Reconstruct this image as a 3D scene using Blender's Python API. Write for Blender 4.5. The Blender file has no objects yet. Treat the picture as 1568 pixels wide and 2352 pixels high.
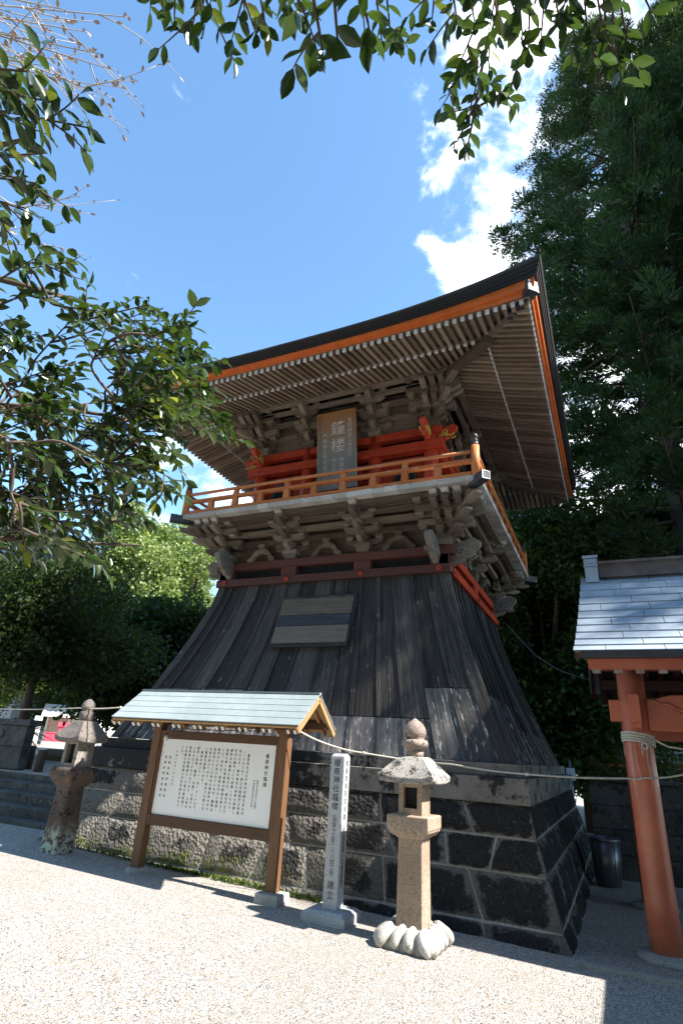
import bpy, math, random
import numpy as np
from mathutils import Vector, Matrix
random.seed(7); RNG = np.random.default_rng(7)
R = math.radians
S = bpy.context.scene
C = S.collection

# ------------------------------------------------------------------ camera
cam_d = bpy.data.cameras.new('camera'); cam = bpy.data.objects.new('camera', cam_d); C.objects.link(cam)
S.camera = cam
YAW, PITCH, ROLL, FPX = .4522, .4025, .0649, 1282.62
cf = Vector((-math.sin(YAW)*math.cos(PITCH), math.cos(YAW)*math.cos(PITCH), math.sin(PITCH)))
cr = Vector((math.cos(YAW), math.sin(YAW), 0)); cu = cr.cross(cf)
r2 = cr*math.cos(ROLL)+cu*math.sin(ROLL); u2 = -cr*math.sin(ROLL)+cu*math.cos(ROLL)
M = Matrix((r2, u2, -cf)).transposed().to_4x4(); M.translation = (0, 0, 1.6)
cam.matrix_world = M
cam_d.sensor_fit = 'VERTICAL'; cam_d.sensor_height = 36; cam_d.lens = 36*FPX/2352
cam_d.clip_start = .05; cam_d.clip_end = 2000

# ------------------------------------------------------------------ world, sun, exposure
SUN_EL, SUN_AZ = 47.0, 0.0            # the sun stands over +X
W = bpy.data.worlds.new('World'); S.world = W; W.use_nodes = True
wn, wl = W.node_tree.nodes, W.node_tree.links
wn.clear()
wo = wn.new('ShaderNodeOutputWorld'); bg = wn.new('ShaderNodeBackground'); bg.inputs[1].default_value = .145
sky = wn.new('ShaderNodeTexSky'); sky.sky_type = 'NISHITA'; sky.sun_disc = False
sky.sun_elevation = R(SUN_EL); sky.sun_rotation = R(90-SUN_AZ); sky.air_density = 1.0; sky.dust_density = .1; sky.ozone_density = 2.5
tc = wn.new('ShaderNodeTexCoord')
mp = wn.new('ShaderNodeMapping'); mp.inputs['Scale'].default_value = (1, 1, 1.6)
wl.new(tc.outputs['Generated'], mp.inputs[0])
nz = wn.new('ShaderNodeTexNoise'); nz.inputs['Scale'].default_value = 7.5; nz.inputs['Detail'].default_value = 9; nz.inputs['Roughness'].default_value = .62
nz.inputs['Distortion'].default_value = .25
wl.new(mp.outputs[0], nz.inputs[0])
def wmath(op, a, b=None, c=None):
    m = wn.new('ShaderNodeMath'); m.operation = op
    for i, v in enumerate((a, b, c)):
        if v is None: continue
        if isinstance(v, (int, float)): m.inputs[i].default_value = v
        else: wl.new(v, m.inputs[i])
    return m.outputs[0]
def around(d, lo, hi):                # 0..1, 1 close to direction d
    d = Vector(d).normalized()
    v = wn.new('ShaderNodeVectorMath'); v.operation = 'DOT_PRODUCT'; v.inputs[1].default_value = d
    wl.new(tc.outputs['Generated'], v.inputs[0])
    mr = wn.new('ShaderNodeMapRange'); mr.interpolation_type = 'SMOOTHSTEP'
    mr.inputs[1].default_value = math.cos(R(hi)); mr.inputs[2].default_value = math.cos(R(lo))
    wl.new(v.outputs['Value'], mr.inputs[0]); return mr.outputs[0]
CL_A, CL_B, CL_C = (-.03, .60, .80), (.10, .88, .46), (-.60, .72, .33)
clA = wmath('MAXIMUM', around((.02, .55, .83), 3, 14), around((-.07, .68, .74), 2, 10)); clB = around(CL_B, 8, 19); clC = around(CL_C, 2, 16)
bias = wmath('ADD', wmath('MULTIPLY', wmath('MAXIMUM', clA, clB), .30), wmath('MULTIPLY', clC, .17))
dens = wmath('ADD', nz.outputs[0], wmath('SUBTRACT', bias, .18))
cmr = wn.new('ShaderNodeMapRange'); cmr.interpolation_type = 'SMOOTHSTEP'
cmr.inputs[1].default_value = .46; cmr.inputs[2].default_value = .72; wl.new(dens, cmr.inputs[0])
mixc = wn.new('ShaderNodeMix'); mixc.data_type = 'RGBA'
tint = wn.new('ShaderNodeMix'); tint.data_type = 'RGBA'; tint.blend_type = 'MULTIPLY'; tint.inputs[0].default_value = 1; tint.inputs[7].default_value = (.84, 1.0, 1.0, 1)
wl.new(sky.outputs[0], tint.inputs[6])
wl.new(cmr.outputs[0], mixc.inputs[0]); wl.new(tint.outputs[2], mixc.inputs[6]); mixc.inputs[7].default_value = (7.6, 7.8, 8.1, 1)
wl.new(mixc.outputs[2], bg.inputs[0]); wl.new(bg.outputs[0], wo.inputs[0])

sd = bpy.data.lights.new('sun', 'SUN'); sd.energy = 5.0; sd.angle = R(.53); sd.color = (1, .95, .87)
sun = bpy.data.objects.new('sun', sd); C.objects.link(sun)
sv = Vector((math.cos(R(SUN_EL))*math.cos(R(SUN_AZ)), math.cos(R(SUN_EL))*math.sin(R(SUN_AZ)), math.sin(R(SUN_EL))))
sun.rotation_euler = sv.to_track_quat('Z', 'Y').to_euler()
S.view_settings.view_transform = 'Standard'; S.view_settings.look = 'None'
S.view_settings.exposure = 1.5; S.view_settings.gamma = 1
S.cycles.max_bounces = 6; S.cycles.transparent_max_bounces = 8

# ------------------------------------------------------------------ materials
class NT:
    def __init__(s, name):
        m = bpy.data.materials.new(name); m.use_nodes = True
        s.m = m; s.n = m.node_tree.nodes; s.l = m.node_tree.links
        s.b = s.n['Principled BSDF']; s.out = s.n['Material Output']
    def set(s, node, i, v):
        if v is None: return
        if hasattr(v, 'is_output'): s.l.new(v, node.inputs[i])
        else: node.inputs[i].default_value = v
    def co(s, kind='Object', scale=(1, 1, 1), rot=(0, 0, 0)):
        t = s.n.new('ShaderNodeTexCoord'); mm = s.n.new('ShaderNodeMapping')
        mm.inputs['Scale'].default_value = scale; mm.inputs['Rotation'].default_value = rot
        s.l.new(t.outputs[kind], mm.inputs[0]); return mm.outputs[0]
    def noise(s, co, sc, det=4, ro=.55, dist=0, out=0):
        t = s.n.new('ShaderNodeTexNoise'); s.l.new(co, t.inputs[0])
        t.inputs['Scale'].default_value = sc; t.inputs['Detail'].default_value = det; t.inputs['Roughness'].default_value = ro; t.inputs['Distortion'].default_value = dist
        return t.outputs[out]
    def vor(s, co, sc, feat='F1', out='Distance'):
        t = s.n.new('ShaderNodeTexVoronoi'); s.l.new(co, t.inputs[0]); t.feature = feat
        t.inputs['Scale'].default_value = sc; return t.outputs[out]
    def math(s, op, a, b=None):
        t = s.n.new('ShaderNodeMath'); t.operation = op; s.set(t, 0, a); s.set(t, 1, b); return t.outputs[0]
    def mr(s, v, a, b, c=0., d=1.):
        t = s.n.new('ShaderNodeMapRange'); t.interpolation_type = 'SMOOTHSTEP'; s.l.new(v, t.inputs[0])
        for i, q in enumerate((a, b, c, d)): t.inputs[i+1].default_value = q
        return t.outputs[0]
    def mix(s, f, a, b, blend='MIX'):
        t = s.n.new('ShaderNodeMix'); t.data_type = 'RGBA'; t.blend_type = blend
        s.set(t, 0, f); s.set(t, 6, c4(a)); s.set(t, 7, c4(b)); return t.outputs[2]
    def attr(s, name='tone'):
        t = s.n.new('ShaderNodeAttribute'); t.attribute_name = name; return t.outputs['Fac']
    def sep(s, co, i):
        t = s.n.new('ShaderNodeSeparateXYZ'); s.l.new(co, t.inputs[0]); return t.outputs[i]
    def nrm(s, i):
        t = s.n.new('ShaderNodeNewGeometry'); q = s.n.new('ShaderNodeSeparateXYZ'); s.l.new(t.outputs['True Normal'], q.inputs[0]); return q.outputs[i]
    def bump(s, h, st=.3, d=.01):
        t = s.n.new('ShaderNodeBump'); t.inputs['Strength'].default_value = st; t.inputs['Distance'].default_value = d
        s.l.new(h, t.inputs['Height']); s.l.new(t.outputs[0], s.b.inputs['Normal'])
    def fin(s, col, rough=.7, spec=.4, metal=0):
        s.set(s.b, 'Base Color', c4(col)); s.set(s.b, 'Roughness', rough); s.b.inputs['Specular IOR Level'].default_value = spec
        s.set(s.b, 'Metallic', metal); return s.m
def c4(v):
    if hasattr(v, 'is_output') or v is None: return v
    return (*v, 1) if len(v) == 3 else v

def wood(name, a, b, crack=(.02, .016, .013), rough=.75, peel=None, peel_amt=.5, grain=1., spec=.3, bump=.35, topwear=None, tw=.45):
    t = NT(name)
    uv = t.co('UV', (1.3, 30*grain, 1)); uv2 = t.co('UV', (.7, 5, 1)); uv3 = t.co('UV', (4, 90*grain, 1))
    g = t.noise(uv, 1, 5, .6, .4); l = t.noise(uv2, 1.4, 4); f = t.noise(uv3, 1, 3)
    v = t.math('ADD', t.math('MULTIPLY', g, .6), t.math('MULTIPLY', t.attr(), tw))
    col = t.mix(t.mr(v, .3-.12*(.45-tw), .85-.5*(.45-tw)), a, b)
    col = t.mix(t.math('MULTIPLY', t.mr(f, .56, .70), .7), col, crack)
    if peel:
        pz = t.noise(t.co('UV', (6, 22, 1)), 1.2, 5, .65)
        lo = .68-.25*peel_amt
        w = t.mr(t.math('ADD', t.math('MULTIPLY', pz, .7), t.math('MULTIPLY', l, .3)), lo, lo+.1)
        if topwear: w = t.math('MAXIMUM', w, t.math('MULTIPLY', t.mr(t.nrm(2), .2, .7), t.mr(pz, .3, .5)))
        col = t.mix(w, col, peel)
    t.bump(t.math('ADD', g, f), bump, .006)
    return t.fin(col, rough, spec)
def paint(name, a, b, rough=.5, spec=.4, sc=6, bump=.08):
    t = NT(name); co = t.co('Object', (1, 1, 1)); n1 = t.noise(co, sc, 5, .6); n2 = t.noise(co, sc*12, 3)
    col = t.mix(t.mr(t.math('ADD', t.math('MULTIPLY', n1, .75), t.math('MULTIPLY', n2, .25)), .35, .68), a, b)
    t.bump(n2, bump, .003); return t.fin(col, rough, spec)

MT = {}
MT['grey_wood'] = wood('weathered_grey_brown_wood', (.088, .063, .042), (.265, .205, .15), peel=(.35, .30, .25), peel_amt=.25)
MT['bracket_wood'] = wood('bracket_wood', (.118, .087, .060), (.31, .245, .18), peel=(.42, .37, .31), peel_amt=.22)
MT['nose_wood'] = wood('carved_weathered_wood', (.12, .10, .08), (.34, .29, .24), peel=(.45, .41, .36), peel_amt=.35)
MT['rafter_wood'] = wood('rafter_wood', (.175, .12, .08), (.37, .275, .19), peel=(.45, .36, .27), peel_amt=.1)
MT['rafter_end'] = paint('white_painted_rafter_end', (.62, .60, .57), (.80, .79, .77), .7)
MT['deck_wood'] = wood('bleached_deck_wood', (.42, .38, .33), (.70, .67, .62), crack=(.12, .10, .08), peel=(.74, .72, .68), peel_amt=.5)
MT['dark_board'] = wood('black_weathered_board', (.031, .027, .025), (.165, .150, .140), crack=(.006, .006, .006), rough=.75, peel=(.36, .345, .34), peel_amt=.36, spec=.22, bump=.8, tw=.16)
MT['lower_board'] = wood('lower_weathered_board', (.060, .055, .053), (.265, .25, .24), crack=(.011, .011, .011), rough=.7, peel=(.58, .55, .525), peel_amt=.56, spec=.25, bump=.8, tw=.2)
MT['hatch_board'] = wood('hatch_board', (.10, .078, .06), (.22, .175, .14), peel=(.3, .26, .22), peel_amt=.2)
MT['hatch_blue'] = wood('bluish_hatch_board', (.026, .030, .038), (.085, .098, .118), peel=(.28, .31, .35), peel_amt=.25, grain=1.6)
MT['red_wood'] = wood('worn_dark_red_wood', (.060, .028, .022), (.125, .042, .030), peel=(.34, .05, .02), peel_amt=.2, rough=.65)
MT['bright_red'] = paint('vermilion_red_paint', (.44, .042, .018), (.56, .068, .026), .5)
MT['orange'] = wood('peeling_orange_paint', (.50, .155, .045), (.62, .225, .075), crack=(.35, .12, .05), rough=.55, peel=(.58, .48, .44), peel_amt=.42, topwear=True, bump=.15)
MT['eave_orange'] = paint('eave_orange_paint', (.60, .135, .028), (.72, .18, .042), .55)
MT['gate_orange'] = paint('gate_vermilion_paint', (.50, .135, .075), (.61, .18, .105), .34, .5, 3)
MT['black'] = paint('black_interior', (.010, .010, .011), (.018, .018, .020), .8)
MT['black_metal'] = paint('dark_metal_cap', (.030, .030, .034), (.055, .055, .06), .45, .5)
MT['gold'] = paint('yellow_green_paint', (.48, .36, .05), (.62, .46, .09), .5)
MT['white_paint'] = paint('white_paint', (.70, .70, .70), (.82, .82, .81), .6)
MT['sign_white'] = paint('white_sign_panel', (.80, .80, .81), (.84, .84, .85), .28, .5, 2, .0)
MT['ink'] = paint('black_ink', (.010, .010, .010), (.02, .02, .02), .6)
MT['ink_grey'] = paint('faded_grey_ink', (.55, .53, .50), (.68, .66, .62), .7)
MT['eave_dark'] = wood('layered_dark_eave', (.022, .020, .020), (.055, .048, .046), rough=.6, grain=.9)
MT['roof_metal'] = paint('dark_copper_roof', (.05, .055, .06), (.09, .10, .11), .5)
t = NT('cracked_pillar_paint'); co = t.co('Object'); n1 = t.noise(co, 2.2, 5, .6); ck = t.noise(t.co('UV', (1.1, 46, 1)), 1, 4, .6, .3); n2 = t.noise(co, 40, 3)
zz = t.sep(co, 2); col = t.mix(t.mr(t.math('ADD', t.math('MULTIPLY', n1, .8), t.math('MULTIPLY', n2, .2)), .35, .66), (.50, .135, .075), (.64, .19, .11))
col = t.mix(t.math('MULTIPLY', t.mr(ck, .665, .69), t.mr(n1, .35, .5)), col, (.10, .04, .03)); col = t.mix(t.mr(t.math('ADD', zz, t.math('MULTIPLY', n1, .35)), .12, .36, 1., 0.), col, (.36, .17, .13))
t.bump(t.math('ADD', ck, n2), .12, .004); MT['pillar_paint'] = t.fin(col, .36, .5)
MT['copper_green'] = paint('pale_copper_sheet', (.23, .275, .285), (.31, .355, .365), .55, .4, 1.5, .05)
MT['copper_blue'] = paint('grey_blue_copper_sheet', (.27, .33, .39), (.37, .43, .49), .5, .45, 1.8, .05)
MT['copper_brown'] = paint('brown_ridge_copper', (.10, .075, .065), (.17, .14, .13), .45, .5, 4)
MT['sign_wood'] = wood('brown_sign_wood', (.085, .042, .022), (.18, .088, .042), rough=.6, peel=(.2, .2, .1), peel_amt=0)
MT['sign_wood_pale'] = wood('pale_rafter_wood', (.38, .22, .10), (.56, .36, .19), rough=.6)
MT['plaque_wood'] = None
MT['rope'] = paint('pale_straw_rope', (.50, .46, .38), (.68, .64, .55), .85, .2, 40, .4)
MT['tin'] = paint('galvanised_tin', (.16, .17, .19), (.25, .26, .28), .4, .5, 3, .05); MT['tin'].node_tree.nodes['Principled BSDF'].inputs['Metallic'].default_value = .8
MT['bark'] = wood('bark', (.07, .05, .036), (.17, .13, .10), rough=.9, grain=.5)
MT['pale_bark'] = wood('pale_twig_bark', (.34, .29, .25), (.58, .52, .47), rough=.8)
MT['dead_leaf'] = paint('dry_brown_leaf', (.34, .24, .18), (.60, .50, .44), .7)
MT['red_box'] = paint('red_offering_box_paint', (.72, .05, .09), (.80, .08, .13), .45)
MT['plaster'] = paint('pale_plaster', (.62, .58, .55), (.74, .70, .68), .8)
MT['pink_wood'] = paint('sun_bleached_pinkish_wood', (.42, .28, .24), (.56, .42, .37), .8)
MT['tile_grey'] = paint('grey_roof_tile', (.26, .24, .23), (.42, .38, .36), .6)

t = NT('plaque_wood')       # orange brown wood bleached to blue grey towards its foot
uv = t.co('UV', (1.5, 45, 1)); g = t.noise(uv, 1, 4, .6, .3); l = t.noise(t.co('UV', (3, 9, 1)), 1, 4)
z = t.sep(t.co('Object'), 2)
fz = t.mr(t.math('ADD', z, t.math('MULTIPLY', l, .6)), .80, 1.95)
col = t.mix(fz, (.30, .29, .295), (.34, .155, .05)); col = t.mix(t.math('MULTIPLY', t.mr(g, .5, .7), .5), col, (.14, .09, .06))
t.bump(g, .3, .005); MT['plaque_wood'] = t.fin(col, .7, .3)

def stone(name, a, b, spk, stain=None, stain_amt=.5, lichen=None, sc=1., moss=None, bump=.5, rough=.85):
    t = NT(name); co = t.co('Object')
    n1 = t.noise(co, 2.2*sc, 6, .6); n2 = t.noise(co, 60*sc, 4, .7); n3 = t.noise(co, 9*sc, 5, .65)
    col = t.mix(t.mr(n1, .35, .65), a, b); col = t.mix(t.mr(n2, .52, .62), col, spk)
    if stain: col = t.mix(t.mr(t.math('ADD', t.math('MULTIPLY', n3, .65), t.math('MULTIPLY', n2, .35)), .66-.3*stain_amt, .74-.3*stain_amt), col, stain)
    if lichen: col = t.mix(t.mr(t.noise(co, 14*sc, 5, .7), .62, .66), col, lichen)
    if moss:
        zz = t.sep(co, 2); m = t.math('ADD', zz, t.math('MULTIPLY', n3, -.5)); col = t.mix(t.math('MULTIPLY', t.mr(m, moss[1], moss[0], 1., 0.), t.mr(t.noise(co, 17, 5, .7), .44, .52)), col, moss[2])
    t.bump(t.math('ADD', n2, t.math('MULTIPLY', n3, 1.6)), bump, .012); return t.fin(col, rough, .25)
MT['granite'] = stone('pinkish_granite', (.30, .225, .165), (.41, .32, .245), (.18, .135, .105), stain=(.10, .085, .075), stain_amt=.1)
MT['granite_roof'] = stone('blackened_granite', (.30, .275, .25), (.40, .37, .335), (.16, .15, .14), stain=(.045, .042, .040), stain_amt=.5)
MT['granite_cap'] = stone('brown_granite_finial', (.26, .20, .165), (.36, .285, .24), (.14, .11, .10), stain=(.06, .05, .05), stain_amt=.4)
MT['granite_base'] = stone('pale_granite_foot', (.40, .375, .34), (.50, .47, .43), (.34, .32, .3), stain=(.13, .12, .11), stain_amt=.26, bump=.7)
MT['old_stone'] = stone('old_brown_stone', (.12, .105, .095), (.22, .19, .168), (.10, .09, .08), stain=(.035, .032, .03), stain_amt=.42, lichen=(.30, .32, .27))
MT['old_stone_pale'] = stone('old_pale_stone', (.20, .18, .16), (.31, .28, .245), (.17, .15, .14), stain=(.06, .055, .05), stain_amt=.35)
MT['old_column'] = stone('lichened_brown_column', (.085, .062, .052), (.16, .118, .095), (.05, .045, .04), stain=(.018, .016, .016), stain_amt=.50, lichen=(.36, .15, .04), moss=(.30, -.02, (.42, .47, .40)))
MT['step_stone'] = stone('dark_step_stone', (.055, .054, .053), (.105, .102, .097), (.08, .08, .08), stain=(.03, .032, .03), stain_amt=.45, lichen=(.26, .27, .25))
MT['marker'] = stone('grey_polished_granite', (.40, .41, .43), (.46, .47, .49), (.26, .27, .29), bump=.05, rough=.45)
MT['marker_base'] = stone('grey_granite_plinth', (.34, .35, .37), (.42, .43, .45), (.22, .23, .25), bump=.25)
MT['concrete'] = stone('concrete', (.30, .29, .28), (.40, .39, .37), (.2, .2, .19), stain=(.12, .12, .11), stain_amt=.2, bump=.3)

t = NT('base_masonry'); co = t.co('Object')     # rough hewn blocks, black weathering in the middle of each, moss along the foot
n1 = t.noise(co, 1.3, 5, .6); n2 = t.noise(co, 55, 4, .7); n3 = t.noise(co, 7, 5, .6)
vv = t.vor(co, 26); e = t.attr('edge'); tone = t.attr('tone')
zz = t.sep(co, 2); xx = t.sep(co, 0)
col = t.mix(t.mr(t.math('ADD', t.math('MULTIPLY', n1, .6), t.math('MULTIPLY', tone, .4)), .3, .65), (.150, .138, .122), (.245, .225, .198))
col = t.mix(t.math('MULTIPLY', t.mr(n2, .5, .62), .6), col, (.13, .12, .11))
n4 = t.noise(co, 3.2, 6, .7)
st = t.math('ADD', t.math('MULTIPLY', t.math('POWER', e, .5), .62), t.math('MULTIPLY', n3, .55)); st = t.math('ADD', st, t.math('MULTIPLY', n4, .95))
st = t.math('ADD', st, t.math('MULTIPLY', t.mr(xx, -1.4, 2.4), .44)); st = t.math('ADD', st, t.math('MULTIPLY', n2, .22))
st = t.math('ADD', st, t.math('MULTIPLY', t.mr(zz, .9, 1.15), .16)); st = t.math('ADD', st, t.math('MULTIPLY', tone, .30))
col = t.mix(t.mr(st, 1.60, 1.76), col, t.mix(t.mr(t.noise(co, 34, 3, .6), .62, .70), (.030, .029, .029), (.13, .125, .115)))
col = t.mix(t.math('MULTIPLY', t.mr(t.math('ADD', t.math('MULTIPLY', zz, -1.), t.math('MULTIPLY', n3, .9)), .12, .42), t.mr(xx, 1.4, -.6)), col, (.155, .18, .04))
h = t.math('ADD', t.math('MULTIPLY', vv, 1.0), t.math('ADD', t.math('MULTIPLY', t.noise(co, 16, 4, .6), 1.4), t.math('MULTIPLY', n2, .35)))
t.bump(h, 1.0, .05); MT['base_stone'] = t.fin(col, .85, .25)
t = NT('base_coping'); co = t.co('Object'); n1 = t.noise(co, 3, 5, .6); n2 = t.noise(co, 70, 4, .7); n3 = t.noise(co, 5, 6, .65)
col = t.mix(t.mr(n1, .35, .65), (.15, .14, .128), (.235, .22, .198)); col = t.mix(t.mr(n2, .5, .62), col, (.15, .14, .13))
col = t.mix(t.mr(t.math('ADD', n3, t.math('MULTIPLY', t.mr(t.sep(co, 0), 1.0, .2), .18)), .50, .60), col, (.022, .021, .022))
t.bump(n2, .5, .01); MT['coping'] = t.fin(col, .8, .3)

t = NT('gravel'); co = t.co('Object')
v = t.n.new('ShaderNodeTexVoronoi'); t.l.new(co, v.inputs[0]); v.inputs['Scale'].default_value = 85
hs = t.n.new('ShaderNodeSeparateColor'); t.l.new(v.outputs['Color'], hs.inputs[0])
n1 = t.noise(co, .7, 5, .6); n2 = t.noise(co, 240, 3, .7); n3 = t.noise(co, 28, 3, .6)
col = t.mix(hs.outputs[0], (.30, .285, .265), (.66, .63, .585))
col = t.mix(t.mr(hs.outputs[1], .86, .93), col, (.45, .29, .18)); col = t.mix(t.mr(hs.outputs[2], .87, .93), col, (.12, .115, .115))
col = t.mix(t.mr(n2, .56, .66), col, (.17, .16, .15))
col = t.mix(t.math('MULTIPLY', t.mr(n1, .42, .7), .5), col, (.36, .325, .28)); n5 = t.noise(co, 2.6, 6, .7); col = t.mix(t.math('MULTIPLY', t.mr(n5, .56, .72), .45), col, (.28, .255, .225))
h = t.math('ADD', t.math('MULTIPLY', v.outputs['Distance'], -1.4), t.math('ADD', t.math('MULTIPLY', n2, .6), t.math('MULTIPLY', n3, .8)))
t.bump(h, .75, .016); MT['gravel'] = t.fin(col, .9, .2)
t = NT('terrace_soil'); co = t.co('Object'); n = t.noise(co, 8, 6, .65); n2 = t.noise(co, 90, 3)
col = t.mix(n, (.22, .19, .16), (.42, .38, .34)); t.bump(n2, .5, .01); MT['terrace'] = t.fin(col, .9, .2)

def leafm(name, a, b, c, rough=.4, trans=.25, spec=.45, tcol=None):
    t = NT(name); tone = t.attr(); n = t.noise(t.co('Object'), 1.1, 3)
    col = t.mix(t.mr(t.math('ADD', t.math('MULTIPLY', tone, .7), t.math('MULTIPLY', n, .5)), .25, .85), a, b)
    col = t.mix(t.mr(tone, .93, .97), col, c)
    m = t.fin(col, rough, spec)
    tr = t.n.new('ShaderNodeBsdfTranslucent'); ms = t.n.new('ShaderNodeMixShader'); ms.inputs[0].default_value = trans
    t.l.new(t.mix(.55, col, tcol or (.25, .42, .03)), tr.inputs[0])
    t.l.new(t.b.outputs[0], ms.inputs[1]); t.l.new(tr.outputs[0], ms.inputs[2]); t.l.new(ms.outputs[0], t.out.inputs[0]); return m
MT['leaf_near'] = leafm('glossy_dark_leaf', (.013, .029, .008), (.040, .078, .019), (.26, .27, .03), .24, .16, .6, (.16, .30, .02))
MT['leaf_cedar'] = leafm('cedar_needles', (.009, .028, .009), (.046, .090, .024), (.12, .17, .04), .6, .12, .25)
MT['leaf_camphor'] = leafm('camphor_leaves', (.14, .185, .050), (.28, .33, .115), (.36, .38, .15), .45, .3, .4)
MT['leaf_dark'] = leafm('dark_shrub_leaves', (.010, .022, .007), (.030, .054, .012), (.12, .15, .02), .6, .15, .3)
MT['leaf_wood'] = leafm('woodland_leaves', (.014, .030, .009), (.055, .092, .020), (.22, .30, .05), .5, .25, .3)
MT['leaf_cycad'] = leafm('cycad_frond', (.020, .045, .012), (.05, .085, .02), (.22, .30, .03), .35, .1, .5)

# ------------------------------------------------------------------ mesh helpers
V = Vector
class MB:
    def __init__(s): s.v = []; s.f = []; s.uv = []; s.t = []; s.mi = []; s.sm = []
    def face(s, idx, uv=None, tone=.5, mi=0, smooth=False):
        s.f.append(tuple(idx)); s.uv.append(uv); s.t.append(tone); s.mi.append(mi); s.sm.append(smooth)
    def hexa(s, p, tone=None, mi=0, along=2, uvo=None):
        """p: 8 points, bottom 4 then top 4 (ccw from above); along = axis of grain 0,1,2"""
        tone = random.random() if tone is None else tone
        uo, vo = uvo or (random.random()*20, random.random()*20)
        b = len(s.v); p = [V(q) for q in p]; s.v += [tuple(q) for q in p]
        ax = [(p[1]-p[0]), (p[3]-p[0]), (p[4]-p[0])]
        d = ax[along].normalized() if ax[along].length > 1e-9 else V((0, 0, 1)); o = p[0]
        for q in ((3, 2, 1, 0), (4, 5, 6, 7), (0, 1, 5, 4), (1, 2, 6, 5), (2, 3, 7, 6), (3, 0, 4, 7)):
            uvs = []
            n = (p[q[1]]-p[q[0]]).cross(p[q[2]]-p[q[0]])
            n = n.normalized() if n.length > 1e-12 else V((0, 0, 1)); w = n.cross(d)
            if w.length < .3:
                w = n.orthogonal(); d2 = n.cross(w)
                for i in q: uvs.append(((p[i]-o).dot(d2)*.3+uo, (p[i]-o).dot(w)+vo))
            else:
                w.normalize()
                for i in q: uvs.append(((p[i]-o).dot(d)+uo, (p[i]-o).dot(w)+vo))
            s.face([b+i for i in q], uvs, tone, mi)
    def box(s, c, size, ux=(1, 0, 0), uy=(0, 1, 0), uz=(0, 0, 1), tone=None, mi=0, along=None, taper=1., tapery=None):
        c = V(c); ux, uy, uz = V(ux).normalized(), V(uy).normalized(), V(uz).normalized(); a, b, h = (q/2 for q in size)
        if along is None: along = max(range(3), key=lambda i: size[i])
        ty = taper if tapery is None else tapery
        P = []
        for sz, k, ky in ((-1, 1, 1), (1, taper, ty)):
            for sx, sy in ((-1, -1), (1, -1), (1, 1), (-1, 1)): P.append(c+ux*(a*sx*k)+uy*(b*sy*ky)+uz*(h*sz))
        s.hexa(P, tone, mi, along)
    def beam(s, a, b, w, h, up=(0, 0, 1), tone=None, mi=0):
        a, b = V(a), V(b); d = (b-a); L = d.length; d.normalize(); up = V(up); sd_ = d.cross(up)
        if sd_.length < 1e-4: sd_ = d.orthogonal()
        sd_.normalize(); up = sd_.cross(d)
        s.box((a+b)/2, (L, w, h), d, -sd_, up, tone, mi, 0)
    def prism(s, pts, o, ux, uy, th, tone=None, mi=0, cap_mi=None):
        """2D outline pts extruded by +-th/2 along ux x uy"""
        tone = random.random() if tone is None else tone
        o, ux, uy = V(o), V(ux).normalized(), V(uy).normalized(); n = ux.cross(uy).normalized()*(th/2); b = len(s.v); k = len(pts)
        uo, vo = random.random()*9, random.random()*9
        for sg in (1, -1):
            for x, y in pts: s.v.append(tuple(o+ux*x+uy*y+n*sg))
        cm = mi if cap_mi is None else cap_mi
        area = sum(pts[i][0]*pts[(i+1) % k][1]-pts[(i+1) % k][0]*pts[i][1] for i in range(k))
        f1 = list(range(k)); f2 = [k+i for i in range(k)][::-1]
        if area < 0: f1, f2 = f1[::-1], f2[::-1]
        s.face([b+i for i in f1], [(pts[i][0]+uo, pts[i][1]+vo) for i in f1], tone, cm)
        s.face([b+i for i in f2], [(pts[i % k][0]+uo, pts[i % k][1]+vo) for i in f2], tone, cm)
        for i in range(k):
            j = (i+1) % k; q = [i, k+i, k+j, j] if area > 0 else [j, k+j, k+i, i]
            L = math.hypot(pts[j][0]-pts[i][0], pts[j][1]-pts[i][1])
            s.face([b+x for x in q], [(uo, vo), (uo, vo+th), (uo+L, vo+th), (uo+L, vo)], tone, mi)
    def lathe(s, prof, o=(0, 0, 0), n=20, ax=(0, 0, 1), tone=.5, mi=0, smooth=True, sq=0, rot=0):
        o = V(o); az = V(ax).normalized(); a1 = az.orthogonal().normalized() if abs(az.z) < .999 else V((1, 0, 0)); a2 = az.cross(a1); b = len(s.v)
        for r, z in prof:
            for i in range(n):
                q = 2*math.pi*i/n+rot; s.v.append(tuple(o+az*z+a1*(r*math.cos(q))+a2*(r*math.sin(q))))
        for j in range(len(prof)-1):
            for i in range(n):
                k = (i+1) % n
                s.face([b+j*n+i, b+j*n+k, b+(j+1)*n+k, b+(j+1)*n+i],
                       [(prof[j][1], i/n), (prof[j][1], (i+1)/n), (prof[j+1][1], (i+1)/n), (prof[j+1][1], i/n)], tone, mi, smooth)
        s.face([b+i for i in range(n)][::-1], None, tone, mi); s.face([b+(len(prof)-1)*n+i for i in range(n)], None, tone, mi)
    def tube(s, pts, r, n=6, tone=.5, mi=0, smooth=True):
        pts = [V(p) for p in pts]; k = len(pts); rr = r if hasattr(r, '__len__') else [r]*k; b = len(s.v); L = 0; ref = None; uo = random.random()*9
        for i, p in enumerate(pts):
            d = (pts[min(i+1, k-1)]-pts[max(i-1, 0)]); d = d.normalized() if d.length > 1e-9 else V((0, 0, 1))
            if ref is None: ref = d.orthogonal().normalized()
            ref = (ref-d*ref.dot(d)); ref = ref.normalized() if ref.length > 1e-6 else d.orthogonal().normalized()
            w = d.cross(ref)
            for j in range(n):
                q = 2*math.pi*j/n; s.v.append(tuple(p+ref*(rr[i]*math.cos(q))+w*(rr[i]*math.sin(q))))
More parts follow.
